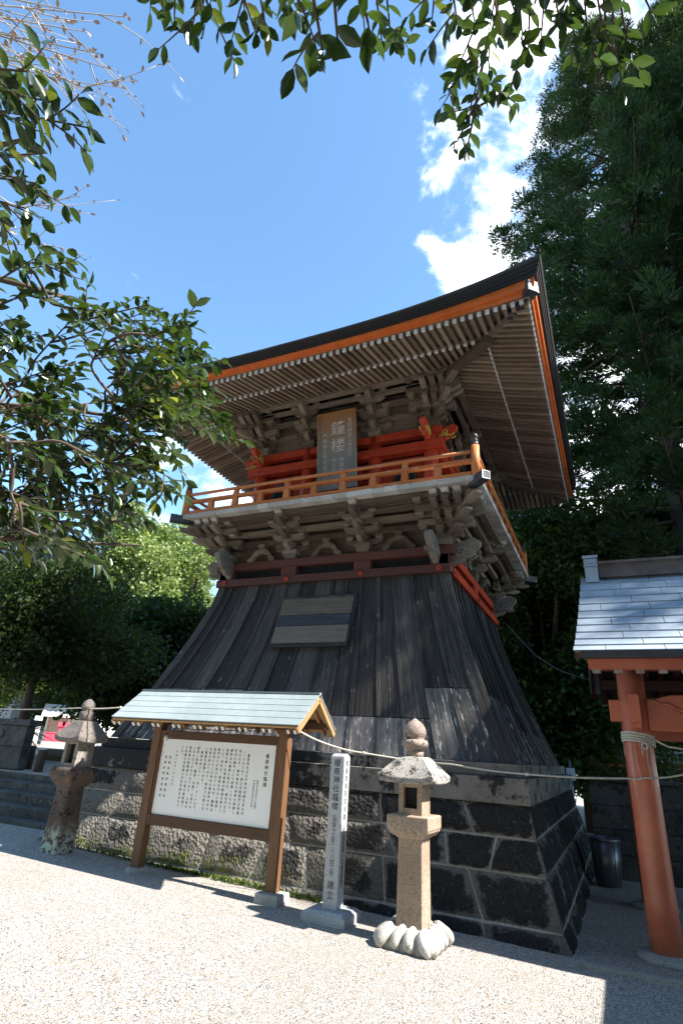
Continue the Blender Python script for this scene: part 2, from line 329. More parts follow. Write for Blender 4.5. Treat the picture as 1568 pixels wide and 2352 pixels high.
        for i in range(k-1):
            dl = (pts[i+1]-pts[i]).length
            for j in range(n):
                m = (j+1) % n; c = 2*math.pi*rr[i]
                s.face([b+i*n+j, b+i*n+m, b+(i+1)*n+m, b+(i+1)*n+j], [(uo+L, j/n*c), (uo+L, (j+1)/n*c), (uo+L+dl, (j+1)/n*c), (uo+L+dl, j/n*c)], tone, mi, smooth)
            L += dl
        s.face([b+j for j in range(n)][::-1], None, tone, mi); s.face([b+(k-1)*n+j for j in range(n)], None, tone, mi)
    def grid(s, P, tone=.5, mi=0, smooth=False, uvf=None):
        """P: rows of points"""
        b = len(s.v); m = len(P[0])
        for row in P:
            for q in row: s.v.append(tuple(q))
        for i in range(len(P)-1):
            for j in range(m-1):
                ids = [b+i*m+j, b+i*m+j+1, b+(i+1)*m+j+1, b+(i+1)*m+j]
                s.face(ids, [uvf((x-b)//m, (x-b) % m) for x in ids] if uvf else None, tone, mi, smooth)
    def build(s, name, mats, parent=None, loc=None, bevel=0, edge=None):
        me = bpy.data.meshes.new(name); me.from_pydata(s.v, [], s.f)
        if not isinstance(mats, (list, tuple)): mats = [mats]
        for m in mats: me.materials.append(m)
        me.polygons.foreach_set('material_index', s.mi); me.polygons.foreach_set('use_smooth', s.sm)
        ul = me.uv_layers.new(name='UVMap'); flat = []
        for f, uv in zip(s.f, s.uv):
            if uv is None:
                p = [V(s.v[i]) for i in f[:3]]; n = (p[1]-p[0]).cross(p[2]-p[0]); a = max(range(3), key=lambda i: abs(n[i])); i0, i1 = ((2, 1), (2, 0), (0, 1))[a]
                for i in f: flat += (s.v[i][i0], s.v[i][i1])
            else:
                for u in uv: flat += u
        ul.data.foreach_set('uv', flat)
        at = me.attributes.new('tone', 'FLOAT', 'FACE'); at.data.foreach_set('value', s.t)
        if edge is not None:
            ea = me.attributes.new('edge', 'FLOAT', 'POINT'); ea.data.foreach_set('value', edge)
        me.validate(); me.update()
        o = bpy.data.objects.new(name, me); C.objects.link(o)
        if parent: o.parent = parent
        if loc is not None: o.location = loc
        if bevel:
            bm_ = o.modifiers.new('bevel', 'BEVEL'); bm_.width = bevel; bm_.segments = 2; bm_.limit_method = 'ANGLE'; bm_.angle_limit = R(40)
        return o
def tag(o, label=None, cat=None, group=None, kind=None):
    for k, v in (('label', label), ('category', cat), ('group', group), ('kind', kind)):
        if v: o[k] = v
    return o
def thing(name, loc, label, cat, group=None, rz=0):
    o = bpy.data.objects.new(name, None); C.objects.link(o); o.location = loc; o.rotation_euler = (0, 0, rz); o.empty_display_size = .2
    return tag(o, label, cat, group)
def dup(o, parent=None):
    c = o.copy(); C.objects.link(c); c.parent = parent
    for ch in list(o.children): dup(ch, c)
    return c
def gz(x): return .025*min(7.0, max(0, -.6-x))

# writing: every glyph once, then set out cell by cell down each column
GL = {}
def glyph(ch, bold=.0):
    if (ch, bold) in GL: return GL[ch, bold]
    cv = bpy.data.curves.new('glyph', 'FONT'); cv.body = ch; cv.size = 1; cv.offset = bold; cv.resolution_u = 2
    o = bpy.data.objects.new('glyph', cv); C.objects.link(o)
    me = bpy.data.meshes.new_from_object(o.evaluated_get(bpy.context.evaluated_depsgraph_get()))
    vs = np.array([v.co[:2] for v in me.vertices]) if len(me.vertices) else np.zeros((0, 2)); fs = [tuple(p.vertices) for p in me.polygons]
    bpy.data.objects.remove(o); bpy.data.meshes.remove(me); bpy.data.curves.remove(cv)
    GL[ch, bold] = (vs, fs); return vs, fs
def column(mb, text, o, ux, uy, size, pitch, bold=.0, mi=0, xs=1.):
    """text running down from o (top centre of the column)"""
    o, ux, uy = V(o), V(ux).normalized(), V(uy).normalized()
    for i, ch in enumerate(text):
        if ch in ' \u3000': continue
        vs, fs = glyph(ch, bold)
        if not len(vs): continue
        q = vs-np.array([.5, .38])
        if ch in '、。': q = q+np.array([.6, .55])
        if ch in 'ー（）()': q = np.stack([q[:, 1], -q[:, 0]], 1)
        b = len(mb.v)
        for x, y in q: mb.v.append(tuple(o+ux*(x*size*xs)+uy*(y*size-(i+.5)*pitch)))
        for f in fs: mb.face([b+k for k in f], [(0, 0)]*len(f), .5, mi)

# numpy instancing of small templates into one mesh
def inst_mesh(name, tv, tf, Ms, locs, tone, mat, parent=None, smooth=False):
    tv = np.asarray(tv, np.float32); n = len(locs); k = len(tv)
    vs = np.einsum('nij,kj->nki', Ms, tv)+np.asarray(locs)[:, None, :]
    me = bpy.data.meshes.new(name); me.vertices.add(n*k); me.vertices.foreach_set('co', vs.astype(np.float32).ravel())
    sizes = np.array([len(f) for f in tf]); idx = np.concatenate([np.array(f) for f in tf])
    L = len(idx); li = (np.arange(n)[:, None]*k+idx[None, :]).ravel()
    me.loops.add(n*L); me.loops.foreach_set('vertex_index', li.astype(np.int32))
    st = np.concatenate([[0], np.cumsum(sizes)[:-1]]); F = len(tf)
    me.polygons.add(n*F); me.polygons.foreach_set('loop_start', (np.arange(n)[:, None]*L+st[None, :]).ravel().astype(np.int32))
    me.polygons.foreach_set('loop_total', np.tile(sizes, n).astype(np.int32))
    if smooth: me.polygons.foreach_set('use_smooth', np.ones(n*F, bool))
    me.update(calc_edges=True)
    a = me.attributes.new('tone', 'FLOAT', 'FACE'); a.data.foreach_set('value', np.repeat(np.asarray(tone, np.float32), F))
    me.materials.append(mat); me.validate()
    o = bpy.data.objects.new(name, me); C.objects.link(o)
    if parent: o.parent = parent
    return o
def frames(d, up=None, roll=None):
    """n x 3 directions -> n x 3 x 3 whose columns are (side, dir, normal)"""
    d = d/np.linalg.norm(d, axis=1, keepdims=True)
    if up is None: up = np.tile([0, 0, 1.], (len(d), 1))
    s = np.cross(d, up); ln = np.linalg.norm(s, axis=1, keepdims=True); s = np.where(ln > 1e-3, s/np.maximum(ln, 1e-6), [[1., 0, 0]]); n = np.cross(s, d)
    if roll is not None:
        c, q = np.cos(roll)[:, None], np.sin(roll)[:, None]; s, n = s*c+n*q, n*c-s*q
    return np.stack([s, d, n], 2)
def rnd_dirs(n, rng=None):
    v = (rng or RNG).normal(size=(n, 3)); return v/np.linalg.norm(v, axis=1, keepdims=True)
# a leaf folded along its midrib, unit length along +Y
LEAF_V = [(0, 0, 0), (-.17, .22, .045), (0, .24, -.01), (.17, .22, .045), (-.235, .52, .06), (0, .52, -.03), (.235, .52, .06), (-.15, .8, .02), (0, .8, -.06), (.15, .8, .02), (0, 1.05, -.12)]
LEAF_F = [(0, 2, 1), (0, 3, 2), (1, 2, 5, 4), (2, 3, 6, 5), (4, 5, 8, 7), (5, 6, 9, 8), (7, 8, 10), (8, 9, 10)]
CARD_V = [(-.5, 0, 0), (0, .0, -.06), (.5, 0, 0), (.42, .7, .08), (0, 1., -.05), (-.42, .7, .08)]
CARD_F = [(0, 1, 4, 5), (1, 2, 3, 4)]

# ------------------------------------------------------------------ ground
mb = MB(); xs = [-300, -60, -30, -14, -7.6, -4, -.6, 3, 14, 60, 300]; ys = [-200, -30, -5, 0, 5, 10, 20, 60, 400]
mb.grid([[(x, y, gz(x)) for x in xs] for y in ys])
tag(mb.build('gravel_ground', MT['gravel']), kind='structure')
mb = MB(); mb.box((-38.2, 33.9, .42), (60, 50.6, .80)); tag(mb.build('terrace', MT['terrace']), kind='structure')

# ------------------------------------------------------------------ the bell tower
CX, CY, D = -4.1524, 10.0051, .1427
tower = thing('bell_tower', (CX, CY, 0), 'two storey wooden bell tower with red upper floor, dark flaring boarded skirt and sweeping eaves', 'bell tower')
SIDES = [((0, -1), (1, 0)), ((1, 0), (0, 1)), ((0, 1), (-1, 0)), ((-1, 0), (0, -1))]
def TP(k, lat, a, z, out=0.):
    o, l = SIDES[k]; od = a-(D if k % 2 == 0 else 0)+out
    return V((o[0]*od+l[0]*lat, o[1]*od+l[1]*lat, z))
def LH(k, a): return a-(0 if k % 2 == 0 else D)
def OV(k): return V((*SIDES[k][0], 0))
def LV(k): return V((*SIDES[k][1], 0))
UP = V((0, 0, 1))

# stone base: rows of blocks on a flaring profile
def base_a(z): return float(np.interp(z, [-.1, 0, .16, .56, .84, 1.17, 1.43], [3.585, 3.56, 3.485, 3.375, 3.29, 3.225, 3.225]))
def masonry(rows, widths, seed, gap=.009, bulge=.022):
    rg = random.Random(seed); mb = MB(); edge = []
    for k in range(4):
        for ri, (z0, z1) in enumerate(rows):
            n = widths[ri]; cuts = [-1.]
            ws = [rg.uniform(.65, 1.4) for _ in range(n)]; tot = sum(ws); acc = 0
            for w in ws: acc += w; cuts.append(-1+2*acc/tot)
            sk = [0]+[rg.uniform(-.055, .055) for _ in range(n-1)]+[0]
            for c in range(n):
                N = 7; b = len(mb.v); tone = rg.random(); dz0, dz1 = rg.uniform(-.012, .012), rg.uniform(-.012, .012)
                for i in range(N):
                    fi = i/(N-1)
                    for j in range(N):
                        fj = j/(N-1)
                        u0, u1 = cuts[c]+sk[c]*(fi-.5), cuts[c+1]+sk[c+1]*(fi-.5); z = z0+(z1-z0)*fi
                        a = base_a(z); lat = (u0+(u1-u0)*fj)*LH(k, a)
                        e = min(fi, 1-fi, fj, 1-fj)*2; rim = e < .01
                        if rim:
                            lat += (gap if fj < .01 else -gap if fj > .99 else 0)*(0 if (c == 0 and fj < .01) or (c == n-1 and fj > .99) else 1)
                            z += gap if fi < .01 else -gap if fi > .99 else 0
                        out = 0 if rim else bulge*(e**.5)*(.6+.8*rg.random()); cor = (c == 0 and fj < .01) or (c == n-1 and fj > .99)
                        mb.v.append(tuple(TP(k, lat, a, z, -.014 if rim and not cor else out))); edge.append(min(1, e*1.15))
                for i in range(N-1):
                    for j in range(N-1):
                        mb.face([b+i*N+j, b+i*N+j+1, b+(i+1)*N+j+1, b+(i+1)*N+j], None, tone, 0, True)
    return mb, edge
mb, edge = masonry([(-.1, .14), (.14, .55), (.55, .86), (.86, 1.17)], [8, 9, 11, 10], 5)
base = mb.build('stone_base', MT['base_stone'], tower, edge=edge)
mb = MB()
for z0, z1 in ((-.1, .3), (.3, .6), (.6, .9), (.9, 1.16)):
    a0, a1 = base_a(z0)-.022, base_a(z1)-.022
    mb.hexa([(-a0, -a0+D, z0), (a0, -a0+D, z0), (a0, a0-D, z0), (-a0, a0-D, z0), (-a1, -a1+D, z1), (a1, -a1+D, z1), (a1, a1-D, z1), (-a1, a1-D, z1)])
mb.build('mortar_core', MT['concrete'], base)
mb = MB()
for k in range(4):                                    # smooth coping slabs and the sill course above them
    for (z0, z1, a, n) in ((1.17, 1.43, 3.245, 5), (1.434, 1.57, 3.135, 4)):
        L = LH(k, a); cuts = np.linspace(-L, L, n+1)+np.array([0, *np.random.default_rng(k).uniform(-.25, .25, n-1), 0])
        for i in range(n):
            l0, l1 = cuts[i]+(.003 if i else (0 if k % 2 == 0 else .5)), cuts[i+1]-(.003 if i < n-1 else (0 if k % 2 == 0 else .5))
            P = [TP(k, l0, a, z0), TP(k, l1, a, z0), TP(k, l1, a, z0, -.5), TP(k, l0, a, z0, -.5)]
            mb.hexa(P+[p+V((0, 0, z1-z0)) for p in P], along=0)
mb.build('coping', MT['coping'], tower, bevel=.008)

# boarded skirt
ZS0, ZS1 = 1.575, 4.18
def sk_a(z): return 2.1+.936*max(0, 1-(z-1.583)/(4.17-1.583))**1.25
def skirt_strip(mb, k, u0, u1, z0, z1, th, off, tone, n=8, us=None):
    A = []
    for i in range(n+1):
        z = z0+(z1-z0)*i/n; a = sk_a(z); L = LH(k, a)
        if us is None: l0, l1 = u0*L, u1*L
        else: c = us*L; l0, l1 = c+u0, c+u1
        A.append([TP(k, l0, a, z, off), TP(k, l1, a, z, off), TP(k, l1, a, z, off+th), TP(k, l0, a, z, off+th)])
    b = len(mb.v); uo, vo = random.random()*30, random.random()*30
    for q in A: mb.v += [tuple(p) for p in q]
    for i in range(n):
        z = i*(z1-z0)/n*1.06; z_ = (i+1)*(z1-z0)/n*1.06; w = abs(u1-u0)*(3 if us is None else 1)
        for a_, b_, w_ in ((2, 3, w), (1, 2, th), (3, 0, th)):
            mb.face([b+i*4+b_, b+i*4+a_, b+i*4+4+a_, b+i*4+4+b_], [(uo+z, vo), (uo+z, vo+w_), (uo+z_, vo+w_), (uo+z_, vo)], tone)
    mb.face([b+3, b+2, b+1, b], None, tone); e = b+n*4; mb.face([e, e+1, e+2, e+3], None, tone)
ZSEAM = 2.03
for k in range(4):
    up, lo = MB(), MB(); nb = 15 if k % 2 == 0 else 14
    cu_ = np.linspace(-1, 1, nb+1)
    cu_[1:-1] += np.random.default_rng(20+k).uniform(-.016, .016, nb-1)
    for i in range(nb):
        zs = ZSEAM+(.34 if i < 5 else .40 if i > nb-3 else .0)
        skirt_strip(up, k, cu_[i], cu_[i+1], zs+random.uniform(.0, .006), ZS1, .03, -.04+random.uniform(0, .012), random.random(), 9)
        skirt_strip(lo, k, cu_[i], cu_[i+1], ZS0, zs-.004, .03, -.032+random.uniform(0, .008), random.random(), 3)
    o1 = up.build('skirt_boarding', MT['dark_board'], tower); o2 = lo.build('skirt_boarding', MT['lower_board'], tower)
    for i in range(1, nb):
        zs = ZSEAM+(.34 if i < 5 else .40 if i > nb-3 else .0)
        m_ = MB(); skirt_strip(m_, k, -.024, .024, zs+.01, ZS1, .026, -.004, random.random(), 9, us=cu_[i]); m_.build('batten', MT['dark_board'], o1)
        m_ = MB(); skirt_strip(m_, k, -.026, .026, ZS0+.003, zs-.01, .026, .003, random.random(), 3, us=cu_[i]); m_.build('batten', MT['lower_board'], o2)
for sx in (-1, 1):                                    # corner boards
    for sy in (-1, 1):
        mb = MB()
        for i in range(9):
            z0, z1 = ZS0+(ZS1-ZS0)*i/9, ZS0+(ZS1-ZS0)*(i+1)/9; Q = []
            for z in (z0, z1):
                a = sk_a(z); x, y = sx*(a+.02), sy*(a-D+.02); q = [(x, y), (x-sx*.15, y), (x-sx*.15, y-sy*.15), (x, y-sy*.15)]
                if sx*sy < 0: q = [q[0], q[3], q[2], q[1]]
                Q.append([V((*p, z)) for p in q])
            if sx*sy > 0: mb.hexa(Q[0]+Q[1], .5, 0, 2, (i*.3, 0))
            else: mb.hexa(Q[0]+Q[1], .5, 0, 2, (i*.3, 0))
        mb.build('corner_board', MT['dark_board'], tower)

# shuttered hatch on the front of the skirt
hx0, hx1, hz0, hz1 = -.66, .63, 3.085, 3.855
def HP(x, z, off): return TP(0, x, sk_a(z), z, off)
mb = MB(); P = lambda z, off: [HP(hx0-.03, z, off), HP(hx1+.03, z, off), HP(hx1+.03, z, -.03), HP(hx0-.03, z, -.03)]
mb.hexa(P(hz0-.06, .07)+P(hz0+.0, .07), along=0); mb.hexa(P(hz1+.002, .05)+P(hz1+.05, .05), along=0)
for x0, x1 in ((hx0-.04, hx0-.002), (hx1+.002, hx1+.04)):
    mb.hexa([HP(x0, hz0, .05), HP(x1, hz0, .05), HP(x1, hz0, -.03), HP(x0, hz0, -.03), HP(x0, hz1, .05), HP(x1, hz1, .05), HP(x1, hz1, -.03), HP(x0, hz1, -.03)])
hatch = mb.build('hatch', MT['dark_board'], tower)
for (z0, z1, m_, sag) in ((hz0+.003, hz0+.29, 'hatch_board', 0), (hz0+.297, hz0+.475, 'hatch_blue', -.008), (hz0+.482, hz1-.002, 'hatch_board', -.004)):
    mb = MB(); mb.hexa([HP(hx0, z0, .085+sag), HP(hx1, z0, .085+sag), HP(hx1, z0, .04), HP(hx0, z0, .04), HP(hx0, z1, .085+sag), HP(hx1, z1, .085+sag), HP(hx1, z1, .04), HP(hx0, z1, .04)], along=0)
    mb.build('shutter_board', MT[m_], hatch, bevel=.006)

# waist: lower beam, posts, upper beam
def ring(name, mat, a, w, z0, z1, ext=0., parent=tower):
    for k in range(4):
        L = LH(k, a)+ext if k % 2 == 0 else LH(k, a)-w-.003
        mb = MB(); P = [TP(k, -L, a, z0), TP(k, L, a, z0), TP(k, L, a, z0, -w), TP(k, -L, a, z0, -w)]
        mb.hexa(P+[p+V((0, 0, z1-z0)) for p in P], along=0); yield mb.build(name, mat[k] if isinstance(mat, list) else mat, parent, bevel=.006)
rw = [MT['red_wood'], MT['bright_red'], MT['red_wood'], MT['red_wood']]
lbs = list(ring('waist_beam', rw, 2.165, .20, 4.18, 4.31))
ubs = list(ring('upper_waist_beam', rw, 2.12, .16, 4.485, 4.625, ext=.09))
mb = MB(); mb.box((0, 0, 4.43), (4.0, 3.72, .46)); mb.build('dark_wall', MT['black'], tower)
def bays(k, a):
    return [-a, -.69*a/1.75*1.0 if False else -.69, .69, a] if k % 2 == 0 else [-(a-D), 0, a-D]
for k in range(4):
    for u in bays(k, 1.98):
        mb = MB(); mb.box(TP(k, u, 2.05, 4.397, 0), (.30, .16, .17), LV(k), OV(k)); mb.build('waist_post', rw[k], tower, bevel=.012)
        mb = MB(); mb.lathe([(.0, 0), (.042, .001), (.042, .018), (.030, .026), (.028, .012), (.012, .012), (.010, .03), (0, .03)], TP(k, u, 2.165, 4.245, 0), 12, OV(k)); mb.build('bolt_cover', MT['bright_red'], lbs[k])
# cloud shaped beam noses
LOBES = [(.10, .0, .145), (.24, .045, .165), (.38, .075, .135), (.485, .045, .095), (.43, -.045, .085), (.30, -.085, .095), (.17, -.09, .10)]
def cloud_solid(mb, o, ux, uy, s, th):
    """carved cloud: a row of overlapping rounded lobes"""
    for i, (x, y, q) in enumerate(LOBES):
        pts = [(s*(x+q*math.cos(a)), s*(y+q*math.sin(a))) for a in np.linspace(0, 2*math.pi, 20, endpoint=False)]
        mb.prism(pts, o, ux, uy, th-.005*i, .3+.06*i)
def spiral(mb, o, ux, uy, s, nrm, rad, turns=1.6, mi=0, flip=1):
    n = V(ux).cross(V(uy)).normalized()
    for sg in (1, -1):
        P = []
        for q in np.linspace(0, 1, 22):
            a = q*turns*2*math.pi; r = s*(.015+.105*q); P.append(V(o)+V(ux)*(s*.24+r*math.cos(a))+V(uy)*(s*.0+r*math.sin(a))+n*(nrm*sg))
        for q in np.linspace(0, 1, 8)[1:]: P.append(P[21]+V(ux)*(s*.22*q)+V(uy)*(s*(.05*math.sin(q*5)+.02*q)))
        mb.tube(P, rad, 5, mi=mi)
        P2 = [V(o)+V(ux)*(s*(.22+.33*q))+V(uy)*(s*(-.10+.05*math.sin(q*6)))+n*(nrm*sg) for q in np.linspace(0, 1, 9)]; mb.tube(P2, rad*.9, 5, mi=mi)
def noses(a, z, s, th, mat, smat, name):
    for sx in (-1, 1):
        for sy in (-1, 1):
            for ax in (0, 1):
                o = V((sx*a, sy*(a-D), z)); d = V((sx, 0, 0)) if ax == 0 else V((0, sy, 0))
                o = o+(V((0, -sy*.10, 0)) if ax == 0 else V((-sx*.10, 0, 0))); uy = V((0, 0, 1))*.966+d*.26; ux = d*.966-V((0, 0, 1))*-.26
                mb = MB(); cloud_solid(mb, o, ux, uy, s, th); q = mb.build(name, mat, tower, bevel=.012)
                mb = MB(); spiral(mb, o, ux.normalized(), uy.normalized(), s, th/2+.002, .016 if smat is None else .013); mb.build('scroll', smat or mat, q)
noses(2.02, 4.46, .98, .12, MT['nose_wood'], None, 'carved_nosing')

# bracket clusters
def arm(mb, o, d, L, h, w, tone=None, lead=.0, nose=.3, mi=0):
    """a bracket arm from o along d, its underside rounded up at the tip"""
    d = V(d).normalized(); pts = [(-lead, 0), (L*(1-nose), 0), (L*(1-nose*.5), h*.16), (L*(1-nose*.15), h*.45), (L, h*.62), (L, h), (-lead, h)]
    mb.prism(pts, o, d, UP, w, tone, mi)
def latarm(mb, o, d, L, h, w, mi=0):
    q = L/2; pts = [(-q, h), (-q, h*.55), (-q*.86, h*.2), (-q*.6, 0), (q*.6, 0), (q*.86, h*.2), (q, h*.55), (q, h)]
    mb.prism(pts, o, d, UP, w, None, mi)
def block(mb, o, ux, uy, w, h):
    o = V(o); mb.box(o+UP*(h*.25), (w*.74, w*.74, h*.5), ux, uy, UP, taper=1.3, along=0); mb.box(o+UP*(h*.74), (w, w, h*.48), ux, uy, UP, along=0)
def cluster(k, u, a0, z0, steps, so, sh, w=.10, latl=.66, corner=0, tail=.12):
    mb = MB(); o, l = OV(k), LV(k); B = TP(k, u, a0, z0)
    block(mb, B-UP*.0, l, o, .27, .15); z = z0+.135
    for s in range(steps):
        L = (s+1)*so+tail; hh = sh*.60
        arm(mb, B+UP*(z-z0)+o*(-.1), o, L+.1, hh, w)
        for q in range(s+1):
            c = B+o*(q*so)+UP*(z-z0)
            if q == s or (q == 0 and s < 2):
                latarm(mb, c+o*(.0), l, latl*(1-.08*s), hh*.98, w*.94)
                for e in (-1, 0, 1): block(mb, c+l*(e*latl*.40)+UP*hh, l, o, .135, sh*.40)
        block(mb, B+o*((s+1)*so)+UP*(z-z0+hh), l, o, .14, sh*.40)
        z += sh
    return mb, z
def corner_cluster(sx, sy, a0, z0, steps, so, sh, w=.10, extra=(0,), tail=.12):
    mb = MB(); B = V((sx*a0, sy*(a0-D), z0)); X, Y = V((sx, 0, 0)), V((0, sy, 0)); Dg = (X+Y).normalized()
    block(mb, B, X, Y, .30, .15); z = z0+.135
    for s in range(steps):
        hh = sh*.60; L = (s+1)*so+tail; c = B+UP*(z-z0)
        for d, e in ((X, Y), (Y, X)):
            arm(mb, c-d*.25, d, L+.25, hh, w)
            for q in range(1, s+1): arm(mb, c+e*(q*so)-d*.35, d, L+.35, hh, w)
            for q in range(-1, s+1): block(mb, c+e*(q*so if q >= 0 else -.27)+d*((s+1)*so)+UP*hh, X, Y, .135, sh*.40)
        arm(mb, c-Dg*.1, Dg, (L+.03)*1.414+.1, hh, w*1.15); block(mb, c+Dg*((s+1)*so*1.414)+UP*hh, Dg, V((-Dg.y, Dg.x, 0)), .16, sh*.40)
        z += sh
    return mb
BW = MT['bracket_wood']
for k in range(4):                                      # under the balcony
    for u in bays(k, 1.9)[1:-1]:
        mb, _ = cluster(k, u, 2.03, 4.63, 3, .185, .165); mb.build('bracket_set', BW, tower)
        mb = MB()                                       # bleached beam ends on top
        arm(mb, TP(k, u, 2.0, 5.245), OV(k), .70, .09, .12); mb.build('beam_end', MT['deck_wood'], tower)
for sx in (-1, 1):
    for sy in (-1, 1):
        corner_cluster(sx, sy, 2.03, 4.63, 3, .185, .165).build('corner_bracket_set', BW, tower)
        mb = MB()
        for q in (.0, .185, .37):
            arm(mb, V((sx*(2.03+q), sy*(2.0-D), 5.245)), (0, sy, 0), .70, .09, .115); arm(mb, V((sx*2.0, sy*(2.03-D+q), 5.249)), (sx, 0, 0), .70, .085, .115)
        mb.build('beam_end', MT['deck_wood'], tower)
    # frog leg struts between the clusters
frog = [(-.30, 0), (-.30, .05), (-.22, .10), (-.16, .20), (-.09, .235), (.09, .235), (.16, .20), (.22, .10), (.30, .05), (.30, 0), (.19, 0), (.14, .10), (.06, .155), (-.06, .155), (-.14, .10), (-.19, 0)]
def frogleg(k, u, a, z, s, mat):
    mb = MB(); pts = [(x*s, y*s) for x, y in frog]; o = TP(k, u, a, z); l = LV(k)
    for i in range(9 - 0):
        pass
    outer, inner = pts[:10], pts[10:]
    for (A_, B_) in ((outer[:5], inner[::-1][:3]), (outer[5:][::-1], inner[:3])):
        poly = A_+B_[::-1] if True else A_
        mb.prism(poly, o, l, UP, .07)
    mb.prism([outer[4], outer[5], inner[2], inner[3]], o, l, UP, .068)
    block(mb, o+UP*(.235*s), l, OV(k), .13, .09)
    mb.build('frog_leg_strut', mat, tower)
for k in range(4):
    for u in ((-1.30, 0, 1.30) if k % 2 == 0 else (-.95, .95)): frogleg(k, u, 2.08, 4.63, .95, MT['grey_wood'])
# backing boards and running beams behind and between the brackets
mb = MB(); mb.box((0, 0, 5.0), (4.02, 3.735, .74)); mb.build('bracket_wall', MT['grey_wood'], tower)
def run_beams(items, mat, name):
    for (a, w, z0, z1) in items:
        for k in range(4):
            L = LH(k, a)-(0 if k % 2 == 0 else w+.004)
            mb = MB(); P = [TP(k, -L, a, z0), TP(k, L, a, z0), TP(k, L, a, z0, -w), TP(k, -L, a, z0, -w)]
            mb.hexa(P+[p+UP*(z1-z0) for p in P], along=0); mb.build(name, mat, tower)
run_beams([(2.10, .08, 4.93, 5.03), (2.26, .09, 5.07, 5.16), (2.43, .09, 5.175, 5.245), (2.62, .10, 5.255, 5.335)], MT['grey_wood'], 'running_beam')
run_beams([(2.46, .70, 5.262, 5.30)], MT['grey_wood'], 'soffit_board')

# balcony deck and railing
mb = MB()
for k in range(4):
    n = 26; L = LH(k, 2.77); cuts = np.linspace(-L, L, n+1)
    for i in range(n):
        l0, l1 = cuts[i]+.002, cuts[i+1]-.002; dj = random.uniform(-.006, .006)
        for (lo, a_in) in ((0, 1.1),):
            w0 = l0 if i else -LH(k, 2.77); w1 = l1 if i < n-1 else LH(k, 2.77)
            f0 = max(-LH(k, 1.69), min(LH(k, 1.69), l0)); f1 = max(-LH(k, 1.69), min(LH(k, 1.69), l1))
            P = [TP(k, w0, 2.77, 5.35, dj), TP(k, w1, 2.77, 5.35, dj), TP(k, f1+.001, 1.69, 5.35), TP(k, f0-.001, 1.69, 5.35)]
            mb.hexa(P+[p+UP*(.085+random.uniform(-.003, .003)) for p in P], along=1)
mb.build('balcony_deck', MT['deck_wood'], tower)
def finial(mb, o, mi=0):
    mb.lathe([(.0, 0), (.058, .001), (.058, .03), (.050, .035), (.050, .065), (.058, .07), (.058, .08), (.030, .10), (.028, .115), (.046, .14), (.050, .165), (.036, .195), (.012, .212), (0, .222)], o, 14, mi=mi)
post_pts = []
for sx in (-1, 1):
    for sy in (-1, 1): post_pts.append((sx*2.70, sy*(2.70-D)))
for x, y in post_pts:
    mb = MB(); mb.lathe([(.066, 5.44), (.064, 5.95), (.05, 5.955), (0, 5.956)], (x, y, 0), 14); po = mb.build('railing_post', MT['orange'], tower)
    mb = MB(); finial(mb, (x, y, 5.956)); mb.build('finial', MT['black_metal'], po)
for k in range(4):
    L = LH(k, 2.70)-.06
    mb = MB(); mb.beam(TP(k, -L, 2.70, 5.475), TP(k, L, 2.70, 5.475), .10, .06); mb.build('bottom_rail', MT['orange'], tower)
    mb = MB(); mb.beam(TP(k, -L, 2.70, 5.70), TP(k, L, 2.70, 5.70), .085, .05); mb.build('middle_rail', MT['orange'], tower)
    mb = MB(); mb.tube([TP(k, -L+2*L*i/10, 2.70, 5.86) for i in range(11)], .030, 8); mb.build('top_rail', MT['orange'], tower)
    n = 9 if k % 2 == 0 else 9
    for i in range(n):
        u = (i-(n-1)/2)*(.532 if k % 2 == 0 else .505); tall = i % 2 == 1
        mb = MB(); mb.box(TP(k, u, 2.70, 5.59), (.105, .085, .165), LV(k), OV(k), UP, taper=.85, along=2)
        if tall: mb.box(TP(k, u, 2.70, 5.777), (.09, .075, .10), LV(k), OV(k), UP, taper=.8, along=2); mb.box(TP(k, u, 2.70, 5.847), (.10, .08, .035), LV(k), OV(k), UP)
        mb.build('baluster', MT['orange'], tower)
for sx in (-1, 1):
    for sy in (-1, 1):                                # dark capped diagonal beam ends
        d = V((sx, sy, 0)).normalized(); c = V((sx*2.62, sy*(2.62-D), 5.355)); mb = MB()
        mb.beam(c, c+d*.36, .135, .13); q = mb.build('corner_beam_cap', MT['black_metal'], tower)
        mb = MB(); e = c+d*.362; w = V((-d.y, d.x, 0))
        for s_ in (-1, 1): mb.box(e+w*(s_*.06), (.006, .012, .13), d, w, UP); mb.box(e+UP*(s_*.06), (.0058, .108, .012), d, w, UP)
        mb.build('cap_frame', MT['white_paint'], q)

# upper storey
BR = MT['bright_red']
mb = MB(); mb.box((0, 0, 6.22), (3.30, 3.02, 1.56)); mb.build('upper_wall', MT['black'], tower)
for k in range(4):
    us = bays(k, 1.75)
    for i, u in enumerate(us[:-1] if True else us):
        mb = MB(); mb.lathe([(.128, 5.43), (.125, 6.98), (0, 6.981)], TP(k, u, 1.75, 0), 18); mb.build('pillar', BR, tower)
    for j in range(len(us)-1):                        # boarded red bays
        w = us[j+1]-us[j]; n = max(4, int(w/.17)); mb = MB()
        for q in range(n):
            x0 = us[j]+w*q/n; mb.box(TP(k, x0+w/n/2, 1.70, 5.97), (w/n-.006, .03, 1.06), LV(k), OV(k), UP, along=2)
        mb.build('wall_panel', BR, tower)
def ring2(name, mat, a, w, z0, z1, ext=0.):
    return list(ring(name, mat, a, w, z0, z1, ext))
ring2('tie_beam', BR, 1.90, .17, 6.52, 6.69, .10); ring2('head_beam', BR, 1.86, .15, 6.84, 6.985, .10)
ring2('floor_beam', BR, 1.83, .06, 5.44, 5.55, 0)
